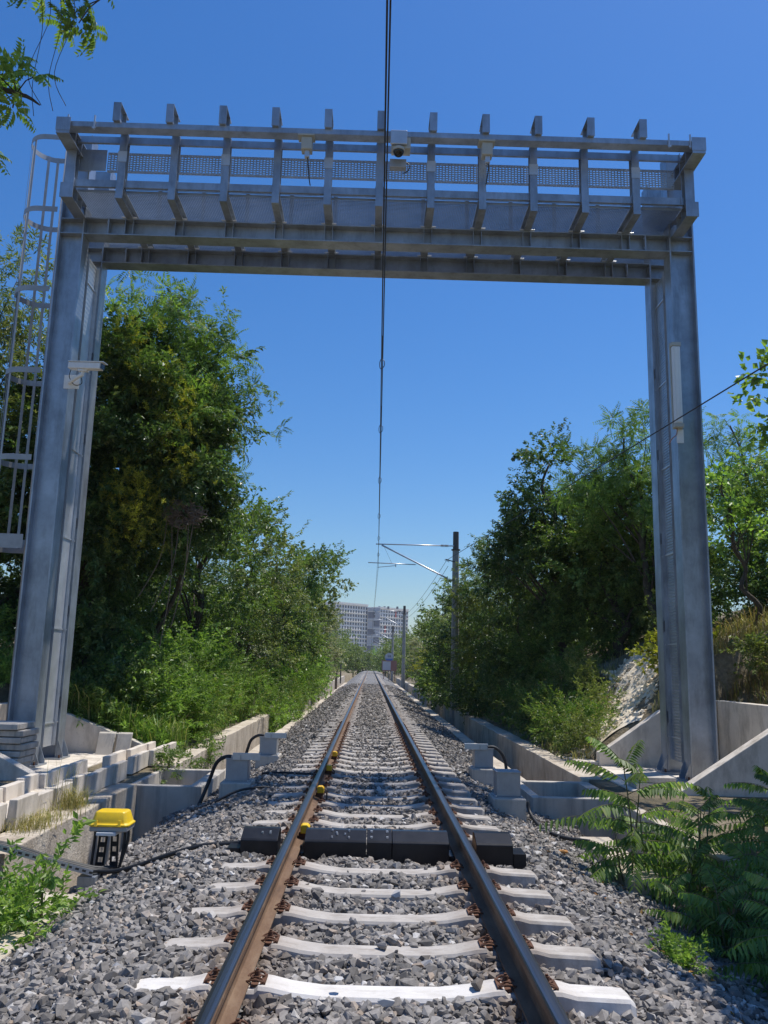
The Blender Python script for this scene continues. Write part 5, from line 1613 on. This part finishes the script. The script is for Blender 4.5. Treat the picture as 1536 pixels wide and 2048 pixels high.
shl = [
 (-5.1, 16.6, .75, .6, .62, 'OVAL', 'leaf_mid', 'round green shrub by the left wing wall'),
 (-4.35, 17.6, .6, .7, .6, 'WILLOW', 'leaf_bright', 'bright narrow-leaved shrub above the left wall stub'),
 (-6.1, 17.2, .8, .6, .9, 'OVAL', 'leaf_dark', 'dark shrub close behind the left gantry foot'),
 (-5.3, 18.0, .8, .7, 1.0, 'WHORL', 'leaf_frond', 'feathery sapling clump in the left undergrowth'),
 (-4.3, 19.6, .7, .9, .8, 'WHORL', 'leaf_frond', 'bright feathery sapling beside the long left wall'),
 (-4.6, 21.4, .8, .9, 1.1, 'WHORL', 'leaf_frond', 'tall feathery sapling with drooping fronds on the left bank'),
 (-4.75, 17.3, .75, .6, .8, 'OVAL', 'leaf_bright', 'tall bright green bush just behind the left wing wall'),
 (-4.15, 18.5, .5, .6, .75, 'WILLOW', 'grass', 'tall pale weeds above the left wall stub'),
 (-5.2, 18.8, .9, .8, .95, 'OVAL', 'leaf_bright', 'broad bright bush in front of the dark hollow'),
 (-4.45, 19.4, .6, .7, .8, 'WILLOW', 'leaf_bright', 'bright narrow-leaved bush behind the long left wall'),
 (-4.2, 20.9, .5, .7, .8, 'WILLOW', 'grass', 'grassy bush leaning over the long left wall'),
 (-4.9, 21.6, .8, .9, 1.05, 'OVAL', 'leaf_bright', 'bright leafy bush rising behind the fronded sapling'),
 (-4.5, 22.6, .6, .8, .95, 'WILLOW', 'leaf_bright', 'tall bright weeds midway along the long left wall'),
 (-4.5, 25.0, .8, 1.0, 1.0, 'OVAL', 'leaf_bright', 'bright bush at the foot of the rounded green tree'),
 (-4.2, 23.4, .6, .9, .7, 'OVAL', 'leaf_bright', 'lush bright shrub halfway along the left wall'),
 (-3.7, 25.8, .5, .9, .7, 'WILLOW', 'grass', 'grassy shrub spilling over the end of the left wall'),
 (-3.35, 28.4, .7, 1.3, .8, 'OVAL', 'leaf_bright', 'green shrub hiding the end of the long left wall'),
 (-3.4, 31.8, .8, 1.5, .85, 'WILLOW', 'grass', 'light green overgrowth past the left wall'),
 (-3.45, 35.8, .8, 1.9, .9, 'OVAL', 'leaf_bright', 'bright overgrowth under the leaning tree'),
 (-3.5, 41, .8, 2.6, .9, 'OVAL', 'grass', 'yellowish overgrowth far along the left bank'),
 (-3.6, 49, .8, 4.0, .95, 'FAR', 'leaf_bright', 'bright overgrowth under the far left trees'),
 (4.0, 18.9, .35, .7, .3, 'WILLOW', 'leaf_mid', 'narrow-leaved shrub on the right bank above the wall'),
 (4.1, 21.0, .4, .9, .4, 'OVAL', 'leaf_mid', 'low green shrub right of the drain wall'),
 (5.1, 22.0, .6, .7, .45, 'SMALL', 'grass', 'light scrub high on the sunny right bank'),
 (4.2, 23.8, .45, .9, .42, 'SMALL', 'grass', 'light small-leaved scrub over the right wall'),
 (4.1, 25.6, .5, 1.2, .5, 'OVAL', 'leaf_olive', 'olive shrub over the right wall below the tall pointed tree'),
 (3.6, 30.5, .7, 1.8, .75, 'OVAL', 'leaf_dark', 'shaded shrub near the nearest mast foot'),
 (3.6, 36, .7, 2.4, .8, 'OVAL', 'leaf_mid', 'shrub behind the nearest mast foot'),
 (3.6, 43, .8, 4.0, .9, 'FAR', 'leaf_mid', 'green shrubs past the nearest mast'),
 (-7.6, 20.6, 1.3, 1.0, 1.5, 'OVAL', 'leaf_dark', 'dark backdrop bush deep behind the ivy-clad tree'),
 (-9.8, 21.5, 1.6, 1.2, 1.6, 'OVAL', 'leaf_dark', 'dark backdrop bush at far left behind the ladder'),
 (-7.2, 24.0, 1.2, 1.3, 1.4, 'OVAL', 'leaf_mid', 'tall backdrop bush behind the rounded green tree'),
 (-7.2, 28.5, 1.3, 1.8, 1.5, 'FAR', 'leaf_mid', 'backdrop bush behind the second tree of the left row'),
 (-7.2, 34.0, 1.4, 2.2, 1.6, 'FAR', 'leaf_mid', 'backdrop bush behind the middle of the left row'),
 (-7.2, 41.0, 1.4, 3.0, 1.6, 'FAR', 'leaf_mid', 'backdrop bush behind the leaning tree on the left'),
 (-12.0, 19.5, 2.0, 1.5, 2.0, 'FAR', 'leaf_mid', 'big backdrop bush at the left edge'),
 (-8.3, 16.6, .9, .7, .7, 'OVAL', 'leaf_bright', 'bright shrub at the left edge behind the back wall'),
 (9.6, 20.6, 1.3, 1.0, 1.1, 'OVAL', 'leaf_mid', 'rounded bush on top of the right bank behind the column'),
 (8.9, 17.9, .9, .7, .8, 'OVAL', 'leaf_mid', 'rounded shrub on the bank crest just right of the column'),
 (9.9, 16.2, .9, .8, .7, 'WILLOW', 'leaf_olive', 'olive shrub on the bank crest at the right edge'),
 (11.5, 18.6, 1.6, 1.2, 1.2, 'OVAL', 'leaf_dark', 'dark bush on the bank top at the right edge'),
 (8.6, 24.0, 1.5, 1.4, 1.3, 'FAR', 'leaf_mid', 'wide bush on the bank top behind the tall pointed tree'),
 (8.0, 30.0, 1.6, 2.4, 1.4, 'FAR', 'leaf_mid', 'wide bush on the bank top before the nearest mast'),
 (8.0, 38.0, 1.6, 3.0, 1.4, 'FAR', 'leaf_mid', 'wide bush on the bank top behind the nearest mast'),
 (6.1, 17.0, .35, .4, .35, 'BROAD', 'leaf_yellow', 'yellow-green sprig just left of the right column'),
 (4.15, 16.5, .35, .4, .24, 'SMALL', 'leaf_olive', 'low olive scrub right behind the rear wing wall corner'),
 (4.3, 17.5, .4, .5, .28, 'WILLOW', 'grass', 'pale grassy scrub above the right drain wall'),
 (4.75, 18.5, .4, .5, .30, 'SMALL', 'leaf_olive', 'olive scrub at the left edge of the bare scar'),
 (4.4, 19.7, .5, .6, .36, 'SMALL', 'grass', 'light green scrub on the sunny right bank'),
 (5.1, 20.2, .5, .5, .36, 'WILLOW', 'leaf_olive', 'narrow-leaved olive scrub beside the bare scar'),
 (4.3, 22.4, .5, .8, .42, 'SMALL', 'leaf_olive', 'olive scrub over the right wall before the trees'),
 (6.3, 23.6, 1.0, .8, 1.0, 'OVAL', 'leaf_mid', 'full green bush on the slope below the bushy dark tree'),
 (7.6, 22.4, 1.0, .8, 1.1, 'SMALL', 'leaf_mid', 'full green bush high on the slope behind the bare scar'),
 (5.4, 25.6, .9, 1.0, 1.1, 'OVAL', 'leaf_mid', 'full green bush at the foot of the tall pointed tree'),
 (6.4, 27.2, 1.1, 1.2, 1.3, 'SMALL', 'leaf_mid', 'full bush under the trees right of the shady tree'),
 (5.0, 28.4, .9, 1.2, 1.1, 'OVAL', 'leaf_mid', 'full bush under the shady tree by the drain wall'),
 (5.3, 31.4, 1.0, 1.4, 1.3, 'OVAL', 'leaf_mid', 'full bush beside the foot of the nearest mast'),
 (7.3, 20.3, .6, .5, .55, 'SMALL', 'leaf_olive', 'olive bush crowning the top of the bare scar'),
 (6.9, 18.0, .35, .4, .28, 'SMALL', 'grass', 'small scrub right of the bare scar'),
 (7.3, 15.3, .45, .5, .35, 'OVAL', 'leaf_olive', 'olive shrub on the bank above the right back wall'),
 (7.5, 13.2, .45, .5, .4, 'OVAL', 'leaf_bright', 'bright shrub at the right edge above the back wall'),
 (8.6, 15.6, .9, .9, .9, 'WHORL', 'leaf_frond', 'feathery bush high on the right bank'),
]
TP = {'OVAL': T_OVAL, 'WILLOW': T_WILLOW, 'WHORL': T_WHORL, 'FAR': T_FAR, 'SMALL': T_SMALL, 'BROAD': T_BROAD}
for i, (x, y, rx, ry, rz, tp, mt, lab) in enumerate(shl):
    vol = (rx * ry * rz) ** .66
    n = int(46 * vol) + 10
    per = 8
    if tp in ('WHORL',): n = int(n * .6); per = 2
    if tp == 'FAR': per = 6
    shrub(lab, (x, y, gz1(x, y)), rx, ry, rz, TP[tp], M and mt, n, per, 600 + i, .62 if tp in ('WHORL', 'BROAD') else .85)
# near left leafy shrub
shrub('leafy bright green shrub at the left edge below the cable tray', (-2.98, 6.45, -.95), .26, .34, .40, [tpl_oval(30, .34, .062, .45, s + 700, .7) for s in range(5)], 'leaf_bright', 60, 6, 650, .95, sig=.14, stems=9, group='shrubs by the ballast')
t_ = shrub('upright sprig of the leafy shrub before the cracked wall', (-2.58, 6.75, -.75), .07, .08, .42, [tpl_oval(26, .30, .075, .45, s + 720, .8) for s in range(3)], 'leaf_bright', 9, 2, 651, .95, sig=.05, stems=4, group='shrubs by the ballast')
shrub('small pale weed at the right ballast toe', (2.0, 5.9, -.52), .11, .12, .07, [tpl_oval(24, .16, .035, .6, s + 730, .8) for s in range(3)], 'leaf_bright', 14, 4, 652, 1, sig=.05, group='shrubs by the ballast')
for i, (x, y, z) in enumerate(((-3.32, 13.98, -.55), (-3.3, 15.4, -.6), (-3.28, 17.0, -.5))):
    shrub(['creeper hanging on the wall stub right behind the left pit', 'creeper in the middle of the left wall stub', 'creeper at the far end of the left wall stub'][i], (x, y, z), .1, .35, .22, [tpl_oval(22, .2, .045, .6, s + 740, .8) for s in range(3)],
          'leaf_mid', 16, 4, 655 + i, 1, sig=.08, group='creepers on the wall')

# ------------------------------------------------------------------ near fronded saplings on the right
def frond_quads(p0, d0, L, pairs, leafL, leafW, r, droop=.55):
    """two-sided lance leaflets along an arching rachis; returns vertices (n,6,3) and rachis points"""
    d0 = np.array(d0) / np.linalg.norm(d0)
    ts = np.linspace(0, 1, 12)
    pts = np.array(p0)[None] + d0[None] * (ts * L)[:, None] + np.array([0, 0, -1.])[None] * (droop * L * .5 * ts ** 2.2)[:, None]
    tl = np.linspace(.14, .985, pairs)
    P = np.stack([np.interp(tl, ts, pts[:, k]) for k in range(3)], -1)
    tan = unit(np.gradient(P, axis=0))
    side = unit(np.cross(tan, np.array([0, 0, 1.])[None]))
    up = np.cross(side, tan)
    out = []
    prof = np.sin(np.clip(tl * PI * .78 + .42, 0, PI)) * .6 + .42
    for s in (-1, 1):
        U = unit(side * s * .8 + tan * .42 - up * (.62 + .35 * r.uniform(size=(pairs, 1))) + r.normal(0, .07, P.shape))
        S = unit(np.cross(U, up + side * s * .5)); Nn = np.cross(S, U)
        l = (leafL * prof * r.uniform(.88, 1.1, pairs))[:, None]; w = l * leafW / leafL * .5
        cur = -Nn * l * .10
        out.append(np.stack([P, P + U * l * .28 + S * w + Nn * w * .3, P + U * l * .62 + S * w * .72 + Nn * w * .22 + cur * .4, P + U * l + cur,
                             P + U * l * .62 - S * w * .72 + Nn * w * .22 + cur * .4, P + U * l * .28 - S * w + Nn * w * .3], 1))
    # end leaflet
    return np.concatenate(out), pts

def frond_plant(label, base, stems, seed, leafL=.13, leafW=.030, group='fronded saplings by the right kerb', mat='leaf_frond', name='sapling'):
    """stems: list of (top point, number of fronds, frond length, pairs)"""
    r = np.random.default_rng(seed)
    t = thing(name, label, 'sapling', base, group)
    Q = []; b = MB(); rb = MB()
    for (top, nf, L, pairs) in stems:
        top = np.array(top, float); bs = np.array(base, float) + np.array([r.normal(0, .05), r.normal(0, .05), -.05])
        sp_ = smooth_path([bs, bs * .5 + top * .5 + np.array([r.normal(0, .03), r.normal(0, .03), 0]), top], 6)
        b.tube(sp_, [.012 - .0006 * k for k in range(len(sp_))], 6)
        a0 = r.uniform(0, 2 * PI)
        for f in range(nf):
            az = a0 + f * 2.399
            q = f / max(1, nf - 1)
            h = 1 - .62 * (1 - q)
            p0 = np.array(sp_[int(h * (len(sp_) - 1))])
            el = .05 + .75 * q ** 2 + r.uniform(-.12, .12)
            LL = L * (1.0 - .45 * q ** 3) * r.uniform(.85, 1.12)
            d = (math.cos(az) * math.cos(el), math.sin(az) * math.cos(el), math.sin(el))
            v, rp = frond_quads(p0, d, LL, pairs, leafL * (1 - .3 * q ** 3), leafW, r)
            Q.append(v); rb.tube([tuple(x) for x in rp], [.0045 - .0003 * k for k in range(12)], 4, False)
    V = np.concatenate(Q); n = len(V)
    i = np.arange(n)[:, None] * 6
    F = np.concatenate([i + np.array([[0, 1, 2, 3]]), i + np.array([[0, 3, 4, 5]])])
    np_mesh('foliage', V.reshape(-1, 3), F, M[mat], t)
    b.build('stem', M['stem_green'], t, 0, True); rb.build('leaf_stalks', M['stem_green'], t, 0, True)
    return t
frond_plant('tall sunlit fronded sapling in front of the right cable pit', (2.50, 8.45, -.75), [((2.42, 8.4, .56), 13, .88, 14), ((2.62, 8.5, .44), 10, .74, 13), ((2.3, 8.3, -.1), 8, .6, 12)], 801, .165, .042)
frond_plant('fronded sapling leaning over the pit wall, right of the tall one', (2.95, 8.0, -.9), [((2.95, 7.9, .22), 13, .58, 11), ((3.15, 8.1, .3), 10, .52, 11), ((2.8, 7.7, -.15), 10, .48, 10)], 802)
frond_plant('dark drooping fronded sapling lowest at the right ballast toe', (2.75, 6.8, -.95), [((2.6, 6.7, -.18), 13, .5, 11), ((2.95, 6.9, .0), 11, .55, 11), ((2.5, 6.9, -.38), 10, .42, 10), ((2.45, 7.3, -.3), 10, .45, 10)], 803)
frond_plant('large fronded sapling at the right edge before the wing wall', (3.3, 7.2, -.9), [((3.3, 7.1, .36), 15, .62, 12), ((3.6, 7.5, .46), 13, .62, 12), ((3.1, 6.7, .12), 13, .55, 11)], 804)
frond_plant('slender upright fronded sapling nearest the viewer at right', (2.72, 5.75, -.9), [((2.66, 5.75, .12), 13, .45, 11), ((2.85, 5.9, -.1), 11, .45, 11), ((2.95, 5.6, -.25), 11, .45, 10), ((2.62, 5.8, -.42), 9, .38, 9)], 805)
frond_plant('broad fronded sapling low behind the nearest slender one', (3.05, 6.2, -.95), [((3.0, 6.1, -.02), 13, .55, 11), ((3.3, 6.4, .14), 13, .58, 11), ((2.8, 6.2, -.4), 11, .48, 10)], 806)
frond_plant('fronded sapling beside the small right kerb, near the pit corner', (2.82, 9.0, -.9), [((2.76, 9.0, .02), 11, .42, 10), ((2.95, 8.8, -.15), 10, .42, 10)], 807)
frond_plant('leafy fronded sapling against the near right wall', (3.2, 8.7, -.9), [((3.25, 8.6, .12), 13, .52, 11), ((3.45, 9.0, .05), 11, .5, 11), ((3.1, 8.4, -.2), 10, .45, 10)], 808)
frond_plant('fronded sapling on top of the near right wall, below the wing wall', (3.9, 8.6, -.3), [((3.9, 8.5, .42), 13, .55, 11), ((4.15, 8.9, .36), 12, .55, 11), ((3.7, 8.2, .2), 11, .5, 11)], 809)
frond_plant('shaded fronded sapling deep in the right clump', (3.0, 7.3, -.95), [((3.0, 7.3, -.2), 12, .5, 10), ((2.85, 7.1, -.45), 12, .48, 10), ((3.2, 7.6, -.1), 12, .5, 10)], 810)
frond_plant('low spreading fronded sapling at the right edge near the bottom', (3.0, 5.2, -.95), [((3.0, 5.2, -.2), 12, .5, 11), ((3.2, 5.5, -.05), 12, .5, 11), ((2.8, 5.0, -.5), 10, .42, 10)], 811)

# ------------------------------------------------------------------ grass, weeds, litter
def blades(P, h, w, r, lean=.45):
    n = len(P)
    az = r.uniform(0, 2 * PI, n)
    d = np.stack([np.cos(az), np.sin(az), np.zeros(n)], -1)
    s = np.stack([-np.sin(az), np.cos(az), np.zeros(n)], -1)
    L = (h * r.uniform(.5, 1.25, n))[:, None]; W = (w * r.uniform(.7, 1.3, n))[:, None]
    k = (lean * r.uniform(.3, 1.5, n))[:, None]
    up = np.array([[0, 0, 1.]])
    a = P - s * W * .5; b_ = P + s * W * .5
    m = P + up * L * .6 + d * L * k * .3
    m1 = m - s * W * .4; m2 = m + s * W * .4
    t_ = P + up * L * (1 - .35 * k) + d * L * k
    V = np.stack([a, b_, m2, m1, t_ + s * W * .06, t_ - s * W * .06], 1)
    i = np.arange(n)[:, None] * 6
    F = np.concatenate([i + np.array([[0, 1, 2, 3]]), i + np.array([[3, 2, 4, 5]])])
    return V.reshape(-1, 3), F
def tuft(label, spots, n, h, w, seed, mat='straw', spread=.12, lean=.6):
    r = np.random.default_rng(seed)
    P = np.concatenate([np.array(s)[None] + r.normal(0, 1, (n, 3)) * np.array([spread, spread * 1.3, .004]) for s in spots])
    V, F = blades(P, h, w, r, lean)
    o = np_mesh('grass_tuft', V, F, M[mat])
    return tag(o, label, 'grass tuft', 'grass tufts on the left wall')
tuft('dry grass tuft spreading on the near left wall top', [(-3.46, 8.75, -.25)], 260, .17, .006, 901, lean=1.0, spread=.11)
tuft('thin dry grass tuft on the left wall top between the two thicker tufts', [(-3.5, 9.2, -.25)], 110, .15, .006, 905, lean=1.0, spread=.09)
tuft('tall straw-coloured grass tuft growing from the left trough row', [(-3.51, 10.02, -.25)], 320, .26, .006, 902, lean=.8, spread=.09)
tuft('few very tall dry grass stalks beside the left troughs', [(-3.6, 9.9, -.25)], 40, .62, .005, 903, lean=.35)
tuft('thin dry stalks on the left wall edge above the yellow box', [(-3.39, 9.45, -.25)], 70, .22, .004, 904, lean=.5)
# bank vegetation (uncountable)
def region(n, fx, y0, y1, r):
    y = y0 + (y1 - y0) * r.uniform(size=n) ** 1.9
    a, b_ = fx
    x = a + (b_ - a) * r.uniform(size=n)
    return x, y
r = np.random.default_rng(44)
x, y = region(16000, (-7.5, -3.75), 15.9, 60, r)
P = np.stack([x, y, ground_z(x, y)], -1)
keep = vnoise(x, y, .8, 5) > .32
V1, F1 = blades(P[keep], .68, .016, r, .45)
o = np_mesh('bank_grass', V1, F1, M['grass']); tag(o, 'tall green grass and weeds on the left bank', 'grass', kind='stuff')
x, y = region(4200, (-8, -3.9), 15.9, 75, r)
P = np.stack([x, y, ground_z(x, y) + r.uniform(0, .45, len(x)) * vnoise(x, y, .7, 6)], -1)
U = unit(r.normal(0, .5, P.shape) + np.array([.2, -.2, .7]))
o = quads_obj('bank_weeds', place(T_SMALL + T_WILLOW, P, U, r.uniform(.6, 1.1, len(P)), r), M['leaf_bright']); tag(o, 'leafy green weeds covering the left bank', 'weeds', kind='stuff')
x, y = region(3800, (3.75, 9.5), 16.0, 75, r)
m_ = (vnoise(x, y, .75, 8) > .47) | (y > 25)
m_ &= ~((np.abs(x - (4.75 + (y - 16) * .42)) < .95) & (y < 21))
x, y = x[m_], y[m_]
P = np.stack([x, y, ground_z(x, y) + r.uniform(0, .3, len(x)) * vnoise(x, y, .7, 6)], -1)
U = unit(r.normal(0, .5, P.shape) + np.array([-.2, -.2, .7]))
o = quads_obj('bank_weeds', place(T_SMALL + T_WILLOW, P, U, r.uniform(.5, 1.0, len(P)), r), M['leaf_mid']); tag(o, 'leafy weeds covering the right bank', 'weeds', kind='stuff')
x, y = region(9000, (3.7, 8), 15.9, 40, r)
keep = (vnoise(x, y, .9, 9) > .42) & ~((np.abs(x - (4.7 + (y - 16) * .42)) < .6) & (y < 21))
x, y = x[keep], y[keep]
P = np.stack([x, y, ground_z(x, y)], -1)
V1, F1 = blades(P, .26, .012, r, .55)
o = np_mesh('bank_grass', V1, F1, M['straw']); tag(o, 'half-dry grass on the right bank', 'grass', kind='stuff')
x = r.uniform(6.55, 12, 9000); y = r.uniform(12.6, 20, 9000)
P = np.stack([x, y, ground_z(x, y)], -1)
V1, F1 = blades(P, .42, .012, r, .6)
o = np_mesh('dry_grass', V1, F1, M['dry']); tag(o, 'brown dry grass on the bank behind the right column', 'grass', kind='stuff')
# fallen leaves along the right toe
x = r.uniform(1.55, 2.45, 500); y = r.uniform(4.6, 8.6, 500)
k_ = (vnoise(x, y, 2.2, 12) > .56) & (r.uniform(size=500) < (x - 1.3))
x, y = x[k_], y[k_]
P = np.stack([x, y, ballast_z(x, y) + .022], -1)
U = unit(np.stack([r.normal(size=len(x)), r.normal(size=len(x)), r.normal(0, .3, len(x))], -1))
Nn = unit(np.stack([r.normal(0, .4, len(x)), r.normal(0, .4, len(x)), np.ones(len(x))], -1)); Nn = unit(Nn - U * np.sum(U * Nn, 1)[:, None])
L = r.uniform(.025, .055, len(x))
o = quads_obj('leaf_litter', quads_from(P, U, Nn, L, L * .5, .3, .1), M['litter']); tag(o, 'orange fallen leaves along the right ballast toe', 'leaf litter', kind='stuff')
# limestone scar on the right bank: rubble
parts = []
n = 2200
y = r.uniform(16.2, 20.8, n); x = 4.6 + (y - 16) * .42 + r.normal(0, .48, n)
P = np.stack([x, y, ground_z(x, y) + .0], -1)
scatter_stones(parts, near_var, P, r.uniform(.015, .09, n) * r.uniform(.4, 1.3, n), r)
V, F = join_parts(parts)
o = np_mesh('limestone_rubble', V, F, M['limestone']); tag(o, 'pale limestone rubble on the bare scar of the right bank', 'rubble', kind='stuff')
ypts = np.linspace(16.0, 20.8, 26); us = np.linspace(-.75, .75, 15)
UU, YY = np.meshgrid(us, ypts)
XX = 4.6 + (YY - 16) * .42 + UU * (1 + .35 * (vnoise(YY, YY * 0, 1.1, 3) - .5) * 2)
ZZ = ground_z(XX, YY) + .05 * np.clip(1 - np.abs(UU) / .75, -.2, 1) + .05 * (vnoise(XX, YY, 4, 5) - .5) - .015
idx = np.arange(XX.size).reshape(XX.shape)
F = np.stack([idx[:-1, :-1], idx[:-1, 1:], idx[1:, 1:], idx[1:, :-1]], -1).reshape(-1, 4)
o = np_mesh('bare_slope', np.stack([XX, YY, ZZ], -1).reshape(-1, 3), F, M['limestone'], smooth=True); tag(o, kind='structure')

# ------------------------------------------------------------------ far air
hm = bpy.data.materials.new('far_haze'); hm.use_nodes = True
hn = hm.node_tree
hn.nodes.remove(hn.nodes['Principled BSDF'])
pv = hn.nodes.new('ShaderNodeVolumePrincipled')
pv.inputs['Color'].default_value = (.86, .92, 1, 1)
pv.inputs['Density'].default_value = .0002
hn.links.new(pv.outputs[0], hn.nodes['Material Output'].inputs['Volume'])
o = MB().box(-450, 450, -70, 1650, -3, 62).build('haze', hm)
tag(o, kind='stuff')

# ------------------------------------------------------------------ light, sky, camera
EL, AZ = math.radians(68), math.radians(60)
sd = Vector((math.sin(AZ) * math.cos(EL), math.cos(AZ) * math.cos(EL), math.sin(EL)))
li = bpy.data.lights.new('sun', 'SUN'); li.energy = 4.8; li.angle = math.radians(.53); li.color = (1, .96, .90)
so = bpy.data.objects.new('sun', li); col.objects.link(so)
so.rotation_euler = (-sd).to_track_quat('-Z', 'Y').to_euler()
w = bpy.data.worlds.new('World'); sc.world = w; w.use_nodes = True
nt = w.node_tree
bg = nt.nodes['Background']
sky = nt.nodes.new('ShaderNodeTexSky'); sky.sky_type = 'NISHITA'; sky.sun_disc = False
sky.sun_elevation = EL; sky.sun_rotation = AZ
sky.air_density = 1.3; sky.dust_density = .5; sky.ozone_density = 10
hsn = nt.nodes.new('ShaderNodeHueSaturation')
hsn.inputs['Saturation'].default_value = 1.2; hsn.inputs['Hue'].default_value = .506
nt.links.new(sky.outputs[0], hsn.inputs['Color'])
nt.links.new(hsn.outputs[0], bg.inputs['Color'])
bg.inputs['Strength'].default_value = .128

cam = bpy.data.cameras.new('camera'); co = bpy.data.objects.new('camera', cam); col.objects.link(co)
p, rl, yw = math.radians(10.51), math.radians(1.4125), math.radians(.6823)
fw = Vector((math.sin(yw) * math.cos(p), math.cos(yw) * math.cos(p), math.sin(p)))
rt = Vector((math.cos(yw), -math.sin(yw), 0)); up = rt.cross(fw)
rt2 = rt * math.cos(rl) + up * math.sin(rl); up2 = -rt * math.sin(rl) + up * math.cos(rl)
mt = Matrix((rt2, up2, -fw)).transposed().to_4x4(); mt.translation = (-.102, 0, 1.4602)
co.matrix_world = mt
cam.sensor_fit = 'VERTICAL'; cam.sensor_height = 36; cam.lens = 1645.4 / 2048 * 36
cam.clip_start = .05; cam.clip_end = 4000
sc.camera = co
sc.view_settings.view_transform = 'Standard'; sc.view_settings.look = 'None'
sc.view_settings.exposure = 0; sc.view_settings.gamma = 1
sc.cycles.use_denoising = True
sc.cycles.max_bounces = 10
sc.cycles.diffuse_bounces = 6
sc.cycles.glossy_bounces = 3
sc.cycles.sample_clamp_indirect = 6
